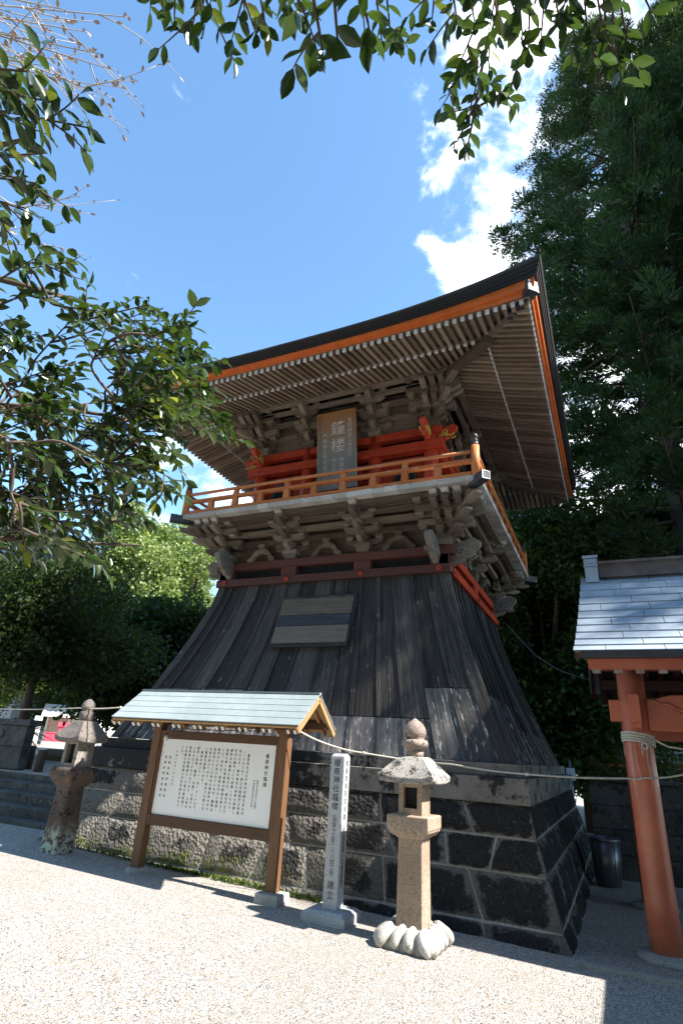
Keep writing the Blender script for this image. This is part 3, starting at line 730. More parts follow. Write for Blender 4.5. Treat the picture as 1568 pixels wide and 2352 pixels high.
for k in range(4):
    for u in bays(k, 1.75):
        mb = MB(); mb.lathe([(.0, 0), (.03, .001), (.03, .012), (.02, .018), (.0, .022)], TP(k, u, 1.90, 6.60), 10, OV(k)); mb.build('bolt_cover', BR, tower)
# bell shaped windows
def bellwin(k, u):
    mb = MB(); pts_o, pts_i = [], []
    prof = [(.275, 0), (.25, .16), (.235, .34), (.19, .50), (.10, .60), (0, .66)]
    o = TP(k, u, 1.725, 5.70); l = LV(k)
    full = [(x, y) for x, y in prof]+[(-x, y) for x, y in prof[::-1][1:]]
    inn = [(x*.76, y*.90) for x, y in full]
    for i in range(len(full)-1):
        mb.prism([full[i], full[i+1], inn[i+1], inn[i]], o, l, UP, .07, .5)
    w = mb.build('bell_shaped_window', MT['black_metal'], tower)
    mb = MB(); mb.prism(inn, o, l, UP, .03, .5); mb.build('opening', MT['black'], w)
    mb = MB(); mb.box(o+UP*(-.02)+OV(k)*.02, (.60, .09, .05), l, OV(k), UP); mb.build('sill', MT['black_metal'], w)
for u in (-1.26, 1.28): bellwin(0, u)
for u in (-.82, .82): bellwin(1, u)
noses(1.82, 6.80, .70, .11, BR, MT['gold'], 'painted_nosing')

# eaves brackets
GW = MT['grey_wood']
mb = MB(); mb.box((0, 0, 7.44), (3.44, 3.16, .90)); mb.build('bracket_wall', MT['grey_wood'], tower)
for k in range(4):
    for u in bays(k, 1.75)[1:-1]:
        mb, _ = cluster(k, u, 1.74, 7.0, 3, .165, .235, .10, .62, tail=.10); mb.build('bracket_set', BW, tower)
for sx in (-1, 1):
    for sy in (-1, 1): corner_cluster(sx, sy, 1.74, 7.0, 3, .165, .235, .10, tail=.10).build('corner_bracket_set', BW, tower)
run_beams([(1.80, .08, 7.30, 7.40), (1.96, .08, 7.53, 7.62), (2.12, .08, 7.70, 7.77), (2.30, .12, 7.79, 7.905)], GW, 'running_beam')

# roof: rafters, eave boards, thick dark edge, hip rafters, slopes
def rise(u, k, amt): return amt*abs(u/LH(k, 3.72))**3
def br_z(a): return 7.86-.325*(a-2.2)                  # underside of base rafters
def fl_z(a): return 7.665-.285*(a-2.95)                 # underside of flying rafters
raf = []
for k in range(4):
    L = LH(k, 3.72); n = int(round(2*(L-.10)/.118)); us = np.linspace(-(L-.10), L-.10, n+1)
    for u in us: raf.append((k, float(u)))
order = [r for r in raf if r[0] == 0]; rest = [r for r in raf if r[0] == 1]
rest.sort(key=lambda r: r[1])
single = set(order+rest[:100-len(order)])
stuffF, stuffB = MB(), MB()
roof_slab = MB()
def sweep(mb, k, sec, n=36, tone=.5, mi=0, closed=True, flare=0.):
    """sec: (a, z, rise) points swept along one side of the roof and mitred at the corners"""
    b = len(mb.v); m = len(sec)
    for i in range(n+1):
        s = -1+2*i/n
        for a, z, rs in sec:
            a2 = a+flare*abs(s)**3
            mb.v.append(tuple(TP(k, s*LH(k, a2), a2, z+rs*abs(s)**3)))
    L = 2*LH(k, 3.8)
    for i in range(n):
        for j in range(m if closed else m-1):
            q = (j+1) % m; u0, u1 = L*i/n, L*(i+1)/n; v0, v1 = j*.13, j*.13+.13
            mb.face([b+i*m+j, b+(i+1)*m+j, b+(i+1)*m+q, b+i*m+q], [(u0, v0), (u1, v0), (u1, v1), (u0, v1)], tone, mi)
ORISE, TRISE, RRISE = .24, .38, .075
roof = MB()                                            # upper slopes, a hip-and-gable roof with a concave sweep
for k in range(4):
    prof = [(3.90, 7.735, TRISE), (3.4, 7.98, .30), (2.8, 8.36, .16), (2.2, 8.86, .06), (1.7, 9.42, 0)]
    b = len(roof.v)
    for a, z, rs in prof:
        for i in range(25):
            s = -1+i/12; roof.v.append(tuple(TP(k, s*LH(k, a), a, z+rs*abs(s)**3)))
    for j in range(len(prof)-1):
        for i in range(24): roof.face([b+j*25+i, b+j*25+i+1, b+(j+1)*25+i+1, b+(j+1)*25+i])
gx, gy = 2.15, 1.7-D
roof.hexa([(-gx, -gy-.25, 9.2), (gx, -gy-.25, 9.2), (gx, -.02, 10.8), (-gx, -.02, 10.8), (-gx, -gy-.25, 9.34), (gx, -gy-.25, 9.34), (gx, -.02, 10.94), (-gx, -.02, 10.94)], along=0)
roof.hexa([(-gx, .02, 10.8), (gx, .02, 10.8), (gx, gy+.25, 9.2), (-gx, gy+.25, 9.2), (-gx, .02, 10.94), (gx, .02, 10.94), (gx, gy+.25, 9.34), (-gx, gy+.25, 9.34)], along=0)
roof.box((0, 0, 10.97), (4.3, .30, .2))
for x in (-1.75, 1.75): roof.prism([(-gy, 9.3), (gy, 9.3), (0, 10.8)], (x, 0, 0), (0, 1, 0), (0, 0, 1), .08)
roofo = roof.build('roof', MT['roof_metal'], tower)
for k in range(4):
    mb = MB()                                          # layered dark edge in four steps
    for i, (f0, f1, ai) in enumerate([(0, .24, 3.865), (.25, .49, 3.885), (.50, .74, 3.905), (.75, 1.0, 3.93)]):
        zb, zt, rb, rt_ = 7.602, 7.735, .25, TRISE
        z0, z1, q0, q1 = zb+(zt-zb)*f0, zb+(zt-zb)*f1, rb+(rt_-rb)*f0, rb+(rt_-rb)*f1
        sweep(mb, k, [(ai, z0, q0), (ai+.008, z1, q1), (3.55, z1, q1-.05), (3.55, z0, q0-.05)], tone=.2+.2*i)
    mb.build('roof_edge', MT['eave_dark'], roofo)
    mb = MB(); sweep(mb, k, [(3.765, 7.518, .085), (3.775, 7.575, .16), (3.55, 7.60, .15), (3.55, 7.575, .08)]); sweep(mb, k, [(3.815, 7.56, .15), (3.828, 7.60, .248), (3.62, 7.602, .23), (3.70, 7.565, .14)]); mb.build('eave_board', MT['eave_orange'], roofo)
    mb = MB(); sweep(mb, k, [(1.95, br_z(1.95)+.082, 0), (3.02, br_z(3.02)+.08, .045), (3.02, br_z(3.02)+.095, .045), (1.95, br_z(1.95)+.105, 0)]); sweep(mb, k, [(2.85, fl_z(2.85)+.074, .04), (3.74, fl_z(3.74)+.074, .075), (3.74, fl_z(3.74)+.086, .075), (2.85, fl_z(2.85)+.088, .04)])
    mb.build('soffit_board', MT['rafter_wood'], roofo)
    mb = MB(); sweep(mb, k, [(2.92, br_z(2.92)+.079, .04), (2.985, br_z(2.985)+.079, .042), (2.985, fl_z(2.985)-.001, .042), (2.92, fl_z(2.92)-.001, .04)]); mb.build('flying_rafter_sill', MT['rafter_wood'], roofo)
def one_rafter(mb, k, u, kind):
    A = abs(u)+(0 if k % 2 == 0 else D)
    if kind == 'base': a0, a1, zf, h, w = max(2.05, A+.05), 3.0, br_z, .078, .056
    else: a0, a1, zf, h, w = max(2.86, A+.03), 3.72, fl_z, .072, .054
    if a1-a0 < .06: return False
    P = []
    r1 = rise(u, k, RRISE)
    def zz(a): return zf(a)+r1*max(0, (a-2.0)/1.72)
    for dz in (0, h):
        for a, sg in ((a0, -1), (a1, -1), (a1, 1), (a0, 1)): P.append(TP(k, u+sg*w/2, a, zz(a)+dz))
    P = [P[0], P[3], P[2], P[1], P[4], P[7], P[6], P[5]] if False else P
    # order so that faces point outward: bottom ccw seen from above
    n0 = (P[1]-P[0]).cross(P[3]-P[0])
    if n0.z < 0: P = [P[i] for i in (0, 3, 2, 1, 4, 7, 6, 5)]; al = 1
    else: al = 0
    mb.hexa(P, None, 0, al)
    e = [TP(k, u-w/2, a1+.001, zz(a1)), TP(k, u+w/2, a1+.001, zz(a1)), TP(k, u+w/2, a1+.001, zz(a1)+h), TP(k, u-w/2, a1+.001, zz(a1)+h)]
    e = [p-OV(k)*.016+(UP*-.0016 if i < 2 else UP*.0016)+LV(k)*(-.0016 if i in (0, 3) else .0016) for i, p in enumerate(e)]; e2 = [p+OV(k)*.020 for p in e]; b = len(mb.v); mb.v += [tuple(p) for p in e+e2]
    mb.face([b+4, b+5, b+6, b+7], None, .5, 1)
    for i in range(4): mb.face([b+i, b+(i+1) % 4, b+4+(i+1) % 4, b+4+i], None, .5, 1)
    return True
cnt = 0
for kind in ('flying', 'base'):
    for (k, u) in order+rest+[r for r in raf if r[0] > 1]:
        one = (kind == 'flying' and k == 0) or (kind == 'base' and k == 0)
        if one and cnt < 100:
            mb = MB()
            if one_rafter(mb, k, u, kind): mb.build('rafter', [MT['rafter_wood'], MT['rafter_end']], roofo); cnt += 1
        else: one_rafter(stuffF, k, u, kind)
q = stuffF.build('rafters', [MT['rafter_wood'], MT['rafter_end']], roofo); q['kind'] = 'stuff'
for sx in (-1, 1):
    for sy in (-1, 1):                                  # hip rafters with capped ends
        P = lambda a, z: V((sx*a, sy*(a-D), z)); mb = MB()
        mb.beam(P(1.95, 7.87), P(3.05, 7.635), .16, .20); mb.beam(P(2.85, 7.79), P(3.50, 7.655), .145, .19)
        h = mb.build('hip_rafter', MT['grey_wood'], roofo)
        mb = MB(); mb.beam(P(3.40, 7.665), P(3.80, 7.705), .17, .20); c_ = mb.build('end_cap', MT['black_metal'], h)
        d = (P(3.80, 7.705)-P(3.40, 7.665)).normalized(); e = P(3.80, 7.705)+d*.004; w = V((-d.y, d.x, 0)).normalized(); uu = d.cross(w)*(1 if d.cross(w).z > 0 else -1)
        mb = MB()
        for s_ in (-1, 1): mb.box(e+w*(s_*.068), (.008, .014, .19), d, w, uu); mb.box(e+uu*(s_*.088), (.0078, .122, .014), d, w, uu)
        mb.build('cap_frame', MT['white_paint'], h)
for k in range(4):                                      # bright drip edge of the roof skin
    mb = MB(); sweep(mb, k, [(3.936, 7.715, TRISE-.01), (3.946, 7.735, TRISE), (3.5, 7.94, .30), (3.5, 7.92, .30)]); mb.build('roof_skin_edge', MT['roof_metal'], roofo)

# name plaque hung under the eaves, leaning forward at its head
pl = thing('name_plaque', (CX+.04, CY-(1.92-D), 5.96), 'tall carved wooden plaque with raised grey characters hung before the red upper floor', 'plaque')
T = math.atan2(.23, 1.52); ux, uy = V((1, 0, 0)), V((0, -math.sin(T), math.cos(T))); un = ux.cross(uy); H_ = 1.53
mb = MB(); mb.box(uy*(H_/2), (.78, H_, .045), ux, uy, un, along=1); mb.build('board', MT['plaque_wood'], pl, bevel=.006)
mb = MB()
for x in (-.375, .375): mb.box(ux*x+uy*(H_/2)+un*.02, (.035, H_+.01, .06), ux, uy, un, along=1)
mb.box(uy*(H_-.02)+un*.02, (.71, .04, .058), ux, uy, un, along=0); mb.build('frame', MT['plaque_wood'], pl, bevel=.006)
mb = MB()
column(mb, '鐘楼', ux*.03+uy*(H_-.16)+un*.026, ux, uy, .30, .345, .005)
column(mb, '宝暦四百二年記念', ux*.27+uy*(H_-.17)+un*.026, ux, uy, .088, .098, .004)
column(mb, '奉納建立年月吉日', ux*-.24+uy*(H_-.40)+un*.026, ux, uy, .085, .105, .004)
column(mb, '再建奉賛会', ux*.10+uy*(H_-.92)+un*.026, ux, uy, .095, .105, .004)
column(mb, '神社総代一同', ux*-.06+uy*(H_-.92)+un*.026, ux, uy, .085, .095, .004)
mb.build('carved_writing', MT['ink_grey'], pl)

# ------------------------------------------------------------------ notice board with its little roof
bx, by = -4.475, 6.17; g0 = gz(bx)
nb_ = thing('notice_board', (bx, by, 0), 'roofed wooden notice board, its white panel full of vertical black writing, with pale copper roof', 'notice board')
SW = MT['sign_wood']
for x in (-.945, .945):
    g = gz(bx+x); mb = MB(); mb.box((x, 0, (g+1.80)/2), (.125, .115, 1.80-g), along=2); mb.build('post', SW, nb_, bevel=.008)
    mb = MB(); mb.box((x+.02, -.02, g+.03), (.30, .28, .13), taper=.92) if x > 0 else mb.lathe([(.13, g-.02), (.125, g+.03), (.10, g+.045), (0, g+.045)], (x, 0, 0), 14)
    mb.build('post_footing', MT['concrete'], nb_, bevel=.01)
mb = MB(); mb.box((0, -.01, 1.655), (1.765, .075, .10)); mb.build('top_rail', SW, nb_, bevel=.006)
mb = MB(); mb.box((0, -.01, .685), (1.765, .085, .115)); mb.build('bottom_rail', SW, nb_, bevel=.006)
for x in (-.867, .867):
    mb = MB(); mb.box((x, -.012, 1.174), (.03, .06, .86), along=2); mb.build('side_frame', SW, nb_)
mb = MB(); mb.box((0, -.004, 1.174), (1.70, .03, .858)); panel = mb.build('sign_panel', MT['sign_white'], nb_)
mb = MB(); X_, Z_ = V((1, 0, 0)), V((0, 0, 1)); yo = -.0205
def wr(t, x, ztop, size, pitch, bold=.012, xs=1.): column(mb, t, (x, yo, ztop), X_, Z_, size, pitch, bold, 0, xs)
wr('榎原神社鐘楼', .735, 1.515, .050, .0605, .012)
wr('昭和五十四年五月十一日指定', .635, 1.225, .023, .0228, .012); wr('宮崎県指定有形文化財', .588, 1.225, .023, .0285, .012)
body = ['　榎原神社は江戸時代初期万治元年', '（一六五八年）第三代飫肥藩主伊東', '祐久公が、鵜戸神宮の神霊を勧請し', '藩内の鎮守として創建したもので、', '榎原山大権現と称され、歴代藩主の', '崇敬も厚く社禄神領の寄進を受けて', 'いた。当社は、神殿を中心に鐘楼・', '楼門などが残されているが、鐘楼は', '造形的にもこの神社の建造物の中で', 'は最も勝れており、県内でも数少な', 'い貴重な遺構である。', '　鐘楼は高さ十一、四一メートルで、', '細部（組物・蟇股・木鼻）の造りも', '入念な仕上げがされており、上部の', '鐘楼部の躍動感と、下部の黒板張り', 'の袴腰の安定感とが好対照をみせて', 'いる。']
for i, t_ in enumerate(body): wr(t_, .475-.0623*i, 1.54, .034, .0435)
wr('平成十九年八月十五日', -.60, 1.48, .028, .041); wr('宮崎県教育委員会', -.695, 1.42, .034, .062); wr('南郷町教育委員会', -.76, 1.42, .034, .062)
mb.build('writing', MT['ink'], panel)
RX, RY, ZE, ZR = 1.36, .47, 1.815, 2.185            # roof half sizes
rf = MB()
for s in (-1, 1):
    e, r_ = V((0, s*RY, ZE)), V((0, 0, ZR)); d = (e-r_); n = V((0, -d.z*s*-1, 0)) ; nn = V((1, 0, 0)).cross(d).normalized(); nn = nn if nn.z > 0 else -nn
    for q in range(5):
        a, b = r_+d*(q/5), r_+d*((q+1)/5); lift = nn*.012
        cuts = [-RX]+[-RX+2*RX*((j+.5*(q % 2)+.35)/4.2) for j in range(4)]+[RX]
        for j in range(len(cuts)-1):
            c0, c1 = cuts[j]+(.002 if j else 0), cuts[j+1]-(.002 if j < len(cuts)-2 else 0)
            P = [b+X_*c0, b+X_*c1, a+X_*c1, a+X_*c0]
            if s > 0: P = [P[1], P[0], P[3], P[2]]
            L0 = nn*.010; rf.hexa([P[0], P[1], P[2], P[3]]+[P[0]+nn*.013, P[1]+nn*.013, P[2]+nn*.009, P[3]+nn*.009], None, 0, 0)
rf.box((0, 0, ZR+.014), (2*RX, .05, .02))
roofb = rf.build('roof', MT['copper_green'], nb_)
for s in (-1, 1):
    mb = MB(); e, r_ = V((0, s*RY, ZE-.022)), V((0, 0, ZR-.022)); mb.beam(r_+(e-r_)*.02-X_*0, e, 2*RX-.03, .022, V((0, s*.6, .8))); mb.build('roof_boarding', MT['sign_wood_pale'], roofb)
    for x in (-RX+.02, RX-.02):
        mb = MB(); mb.beam(V((x, s*(RY-.01), ZE-.055)), V((x, 0, ZR-.055)), .035, .055); mb.build('verge_board', MT['sign_wood_pale'], roofb)
    for i in range(9):
        for o in (-.042, .042):
            x = -RX+.09+i*(2*RX-.18)/8+o; mb = MB(); A, B = V((x, s*(RY-.015), ZE-.065)), V((x, s*.04, ZR-.08))
            mb.beam(A, B, .032, .045); d = (A-B).normalized(); mb.box(A+d*.002, (.004, .0325, .0455), d, V((1, 0, 0)), d.cross(V((1, 0, 0))), mi=1); mb.build('rafter', [MT['sign_wood_pale'], MT['white_paint']], roofb)
for y, z in ((-.30, 1.855), (0, 2.07), (.30, 1.855)):
    mb = MB(); mb.beam((-RX+.05, y, z), (RX-.05, y, z), .075, .085)
    for x in (-RX+.05, RX-.05): mb.box((x+(.003 if x > 0 else -.003), y, z), (.006, .078, .09), mi=1)
    mb.build('purlin', [SW, MT['red_wood']], nb_)
for x in (-.945, .945):
    mb = MB(); mb.box((x, 0, 1.815), (.10, .66, .075)); mb.box((x, 0, 1.94), (.08, .09, .18), along=2); mb.build('cross_arm', SW, nb_)
mb = MB(); mb.lathe([(0, 1.575), (.018, 1.58), (.027, 1.60), (.024, 1.62), (.014, 1.645), (0, 1.646)], (-.66, -.20, 0), 12)
tag(mb.build('light_bulb', MT['white_paint'], None, (bx, by, 0)), 'small white bulb hanging under the notice board roof by the panel top left', 'light bulb')
mb = MB(); mb.tube([(bx-.66, by-.2, 1.645), (bx-.66, by-.2, 1.72), (bx-.62, by-.24, 1.74), (bx-.2, by-.26, 1.725), (bx+.3, by-.27, 1.735), (bx+.9, by-.27, 1.75)], .006, 6)
tag(mb.build('electric_cable', MT['red_wood']), 'thin reddish cable running under the front eave of the notice board to the bulb', 'cable')

# ------------------------------------------------------------------ stone marker
mx, my = -2.765, 6.075; g = gz(mx)
mk = thing('stone_marker', (mx, my, 0), 'slim square grey granite marker post with black carved writing down its front and right faces', 'stone marker')
mb = MB(); mb.box((0, -.02, g+.02), (.47, .43, .10)); mb.box((0, -.02, g+.085), (.47, .43, .03), taper=.80); mb.build('plinth', MT['marker_base'], mk, bevel=.006)
MH = 1.555; a_ = .0785
mb = MB(); mb.box((0, 0, (g+.09+MH-.02)/2), (2*a_, 2*a_, MH-.02-g-.09), along=2); mb.box((0, 0, MH-.005), (2*a_, 2*a_, .03), taper=.75, along=0); shaft = mb.build('shaft', MT['marker'], mk, bevel=.004)
mb = MB()
column(mb, '榎原神社鐘楼', (0, -a_-.0015, 1.515), X_, Z_, .076, .083, .005); mb.build('carved_writing', MT['ink'], shaft); mb = MB()
column(mb, '（天保十三年）一八四二年', (0, -a_-.0015, 1.005), X_, Z_, .050, .0475, .006); mb.build('carved_writing', MT['ink'], shaft); mb = MB()
column(mb, '建立', (0, -a_-.0015, .40), X_, Z_, .076, .086, .006)
mb.build('carved_writing', MT['ink'], shaft); mb = MB()
column(mb, '県指定有形文化財', (a_+.0015, 0, 1.51), V((0, 1, 0)), Z_, .062, .0735, .006)
column(mb, '（県指定第一号建造物）', (a_+.0015, 0, .915), V((0, 1, 0)), Z_, .060, .056, .006)
mb.build('carved_writing', MT['ink'], shaft)

# ------------------------------------------------------------------ stone lanterns
def sqprof(mb, prof, n=10, sag=0.):
    """square section solid from (half width, z, corner lift)"""
    b = len(mb.v); ring_ = []
    for w, z, lift in prof:
        for k in range(4):
            (ox, oy), (lx, ly) = SIDES[k]
            for i in range(n):
                s = -1+2*i/n; mb.v.append((ox*w+lx*w*s, oy*w+ly*w*s, z+lift*abs(s)**3 if True else z))
    m = 4*n
    for j in range(len(prof)-1):
        for i in range(m):
            q = (i+1) % m; mb.face([b+j*m+i, b+j*m+q, b+(j+1)*m+q, b+(j+1)*m+i])
    mb.face([b+i for i in range(m)][::-1]); mb.face([b+(len(prof)-1)*m+i for i in range(m)])
def firebox(mb, z0, z1, w, th=.045):
    for k in range(4):
        o, l = OV(k), LV(k); c = o*(w-th/2); hw = w if k % 2 == 0 else w-th-.001; zm = (z0+z1)/2
        if k in (0, 2):
            for sg in (-1, 1): mb.box(c+l*(sg*(hw-th*.6))+UP*zm, (th*1.2, th, z1-z0), l, o, UP, along=2)
            mb.box(c+UP*(z0+.03), (2*hw-th*2.4-.001, th*.96, .06), l, o, UP); mb.box(c+UP*(z1-.03), (2*hw-th*2.4-.001, th*.96, .06), l, o, UP)
        else: mb.box(c+UP*zm, (2*hw, th, z1-z0), l, o, UP, along=2)
        if k == 2: mb.box(o*(w-th*.8)+UP*zm, (2*hw-th*2.3, th*.4, z1-z0-.1), l, o, UP)
lx_, ly_ = -1.865, 5.885; g = gz(lx_)
la = thing('stone_lantern', (lx_, ly_, 0), 'pinkish granite lantern with slim square column on a lobed foot, beside the grey marker', 'stone lantern', rz=R(-2))
mb = MB(); sqprof(mb, [(.235, g-.03, 0), (.255, g+.0, 0), (.250, g+.05, 0), (.215, g+.105, 0), (.165, g+.150, 0), (.01, g+.152, 0)], 6)   # foot carved as rounded lobes
rg = random.Random(12)
for k in range(4):
    o, l = OV(k), LV(k)
    for i, q in enumerate((-.20, -.072, .068, .20)):
        c = q+rg.uniform(-.012, .012); d = .010*rg.uniform(-1, 1); P = []
        for t_ in np.linspace(0, 1, 9): P.append(o*(.150+.112*math.sin(t_*1.75)+d)+l*(c*(.80+.24*t_)+.012*math.sin(t_*5+i))+UP*(g+.155-.125*t_**1.3))
        P.append(P[-1]-o*.03+UP*.012); mb.tube(P, [.030, .036, .042, .046, .049, .050, .050, .047, .040, .022], 10)
for sx in (-1, 1):
    for sy in (-1, 1):
        D_ = V((sx, sy, 0)).normalized(); mb.tube([D_*(.20+.13*math.sin(t_*1.7))+UP*(g+.15-.13*t_**1.3) for t_ in np.linspace(0, 1, 8)], [.03, .04, .047, .052, .054, .053, .048, .035], 10)
foot = mb.build('foot', MT['granite_base'], la)
mb = MB(); mb.box((0, 0, (g+.15+.93)/2), (.250, .250, .93-g-.15), along=2, taper=.93); mb.build('column', MT['granite'], la, bevel=.008)
mb = MB(); sqprof(mb, [(.125, .875, 0), (.15, .905, 0), (.19, .935, 0), (.205, .965, 0), (.205, 1.065, 0), (.19, 1.072, 0), (0.01, 1.073, 0)])
for k in range(4):
    for i in range(4): mb.tube([TP(k, 0, 0, 0)*0+OV(k)*(.150+.045*q)+LV(k)*(-.13+.087*i+.028*math.sin(3.1*q))+UP*(.905+.045*q) for q in np.linspace(0, 1, 5)], .018, 6)
mb.build('platform', MT['granite'], la, bevel=.006)
mb = MB(); firebox(mb, 1.07, 1.37, .120); fb_ = mb.build('fire_box', MT['granite'], la, bevel=.006)
mb = MB(); mb.box((0, .015, 1.22), (.14, .12, .29)); mb.build('inside_shade_fill', MT['black'], fb_)  # black block stands in for the shade inside the fire box
mb = MB(); sqprof(mb, [(.10, 1.352, 0), (.262, 1.345, .012), (.278, 1.358, .02), (.278, 1.395, .028), (.235, 1.445, .022), (.185, 1.51, .010), (.140, 1.565, .003), (.115, 1.585, 0), (.01, 1.588, 0)], 10); mb.build('roof', MT['granite_roof'], la, bevel=.006)
mb = MB(); mb.lathe([(0, 1.58), (.085, 1.585), (.088, 1.63), (.070, 1.645), (.085, 1.66), (.125, 1.675), (.135, 1.70), (.128, 1.735), (.10, 1.745), (.085, 1.752), (.105, 1.77), (.114, 1.81), (.105, 1.855), (.075, 1.90), (.03, 1.93), (.012, 1.945), (0, 1.946)], (0, 0, 0), 20); mb.build('finial', MT['granite_cap'], la)

lx_, ly_ = -6.83, 6.20; g = gz(lx_)
lb = thing('stone_lantern', (lx_, ly_, 0), 'old dark stone lantern with lichen and rusty stains, standing by the stone steps', 'stone lantern', rz=R(-3))
mb = MB(); mb.box((0, 0, (g-.03+.98)/2), (.315, .315, .98-g+.03), along=2, taper=.80); mb.build('column', MT['old_column'], lb, bevel=.03)
mb = MB(); sqprof(mb, [(.135, .92, 0), (.165, .96, 0), (.205, 1.02, 0), (.225, 1.06, 0), (.225, 1.15, 0), (.205, 1.165, 0), (.01, 1.166, 0)]); mb.build('platform', MT['old_column'], lb, bevel=.03)
mb = MB(); firebox(mb, 1.16, 1.52, .140, .05)
fb_ = mb.build('fire_box', MT['old_stone_pale'], lb, bevel=.008)
mb = MB(); mb.box((0, .015, 1.34), (.17, .15, .35)); mb.build('inside_shade_fill', MT['black'], fb_)  # black fill put in as the dark of the opening
mb = MB(); sqprof(mb, [(.12, 1.49, 0), (.235, 1.475, .02), (.252, 1.49, .03), (.252, 1.535, .042), (.215, 1.60, .03), (.165, 1.68, .012), (.125, 1.755, 0), (.11, 1.765, 0), (.01, 1.768, 0)], 10); mb.build('roof', MT['old_stone'], lb, bevel=.012)
mb = MB(); mb.lathe([(0, 1.76), (.105, 1.765), (.095, 1.85), (.098, 1.885), (.075, 1.895), (.07, 1.90), (.09, 1.925), (.098, 1.965), (.085, 2.005), (.05, 2.04), (.012, 2.062), (0, 2.063)], (0, 0, 0), 16); mb.build('finial', MT['old_stone'], lb)

# ------------------------------------------------------------------ gate building on the right
gate = thing('gate_building', (.2, 7.07, 0), 'vermilion gate building with a blue grey copper roof and one thick round orange pillar', 'gate building')
GXo, GYo = .2, 7.07
def GL_(p): return V((p[0]-GXo, p[1]-GYo, p[2]))
def gate_pillar(x, y, h, r, m_):
    mb = MB(); mb.lathe([(r*1.03, .05), (r*1.02, .5), (r, 1.4), (r*.97, h), (0, h)], GL_((x, y, 0)), 28); p = mb.build('pillar', m_, gate)
    mb = MB(); mb.lathe([(r*2.0, -.02), (r*1.95, .035), (r*1.5, .06), (0, .06)], GL_((x, y, 0)), 28); mb.build('plinth', MT['concrete'], p)
for x in (.2, 2.9):
    for y in (7.07, 9.35): gate_pillar(x, y, 2.62, .137, MT['pillar_paint'])
ZE, ZR, YE, YR, X0, X1 = 2.66, 3.97, 6.14, 8.1, -.30, 4.4
def gz_(t): return ZE+(ZR-ZE)*t**1.18
mb = MB(); rows = 11
for s in (0, 1):
    for q in range(rows):
        t0, t1 = q/rows, (q+1)/rows
        y0, y1 = YE+(YR-YE)*t0, YE+(YR-YE)*t1
        if s: y0, y1 = 2*YR-y0, 2*YR-y1
        xa = X0+.10*t0; n = 9; off = .26*(q % 2)+.09*((q*7) % 3)
        cuts = [xa]+[X0+.30+off+j*.52 for j in range(8)]+[X1]
        for j in range(len(cuts)-1):
            c0, c1 = cuts[j]+(.003 if j else 0), cuts[j+1]-.003
            z0, z1 = gz_(t0), gz_(t1); d = random.uniform(-.0015, .0015)
            P = [GL_((c0, y0, z0)), GL_((c1, y0, z0)), GL_((c1, y1, z1-.004)), GL_((c0, y1, z1-.004))]
            if s: P = [P[1], P[0], P[3], P[2]]
            mb.hexa(P+[P[0]+UP*(.0075+d*.6), P[1]+UP*(.0075+d*.6), P[2]+UP*(.006+d), P[3]+UP*(.006+d)], None, 0, 0)
groof = mb.build('roof', MT['copper_blue'], gate)
mb = MB()                                             # standing seams along the joints
for q in range(1, rows):
    t0 = q/rows; y0, z0 = YE+(YR-YE)*t0, gz_(t0); mb.beam(GL_((X0+.10*t0, y0-.002, z0+.011)), GL_((X1, y0-.002, z0+.011)), .008, .006)
mb.build('seam', MT['copper_blue'], groof)
mb = MB(); mb.beam(GL_((X0+.01, YE+.045, ZE-.035)), GL_((X1, YE+.045, ZE-.035)), .09, .065); mb.build('eave_edge', MT['black_metal'], groof)
for s in (0, 1):
    mb = MB()
    for q in range(8):
        t0, t1 = q/8, (q+1)/8; y0, y1 = YE+(YR-YE)*t0, YE+(YR-YE)*t1
        if s: y0, y1 = 2*YR-y0, 2*YR-y1
        mb.beam(GL_((X0+.04+.10*t0, y0, gz_(t0)-.05)), GL_((X0+.04+.10*t1, y1, gz_(t1)-.05)), .05, .075)
    mb.build('verge_board', MT['red_wood'], groof)
mb = MB(); mb.beam(GL_((X0+.12, YE+.16, ZE-.115)), GL_((X1, YE+.16, ZE-.115)), .11, .095); mb.build('eave_board', MT['gate_orange'], groof)
mb = MB()
for s in (0, 1):
    P = lambda x, t, dz: GL_((x, (YE+(YR-YE)*t) if not s else 2*YR-(YE+(YR-YE)*t), gz_(t)+dz))
    for q in range(6):
        t0, t1 = .06+.94*q/6, .06+.94*(q+1)/6
        Q = [P(X0+.16, t0, -.10), P(X1, t0, -.10), P(X1, t1, -.10), P(X0+.16, t1, -.10)]
        if s: Q = [Q[1], Q[0], Q[3], Q[2]]
        mb.hexa(Q+[v+UP*.03 for v in Q], None, 0, 1)
mb.build('roof_boarding', MT['dark_board'], groof)
for i in range(18):
    x = X0+.19+i*.195
    for s in (0, 1):
        y = lambda t: (YE+(YR-YE)*t) if not s else 2*YR-(YE+(YR-YE)*t)
        mb = MB(); mb.beam(GL_((x, y(.09), gz_(.09)-.225)), GL_((x, y(.98), gz_(.98)-.16)), .075, .085)
        mb.box(GL_((x, y(.087), gz_(.087)-.226)), (.076, .006, .09), mi=1); mb.build('rafter', [MT['red_wood'], MT['concrete']], groof)
mb = MB(); mb.box(GL_(((X0+X1)/2+.15, YR, ZR+.06)), (X1-X0-.36, .24, .18)); mb.box(GL_(((X0+X1)/2+.15, YR, ZR+.168)), (X1-X0-.36, .32, .035)); ridge = mb.build('ridge', MT['copper_brown'], groof)
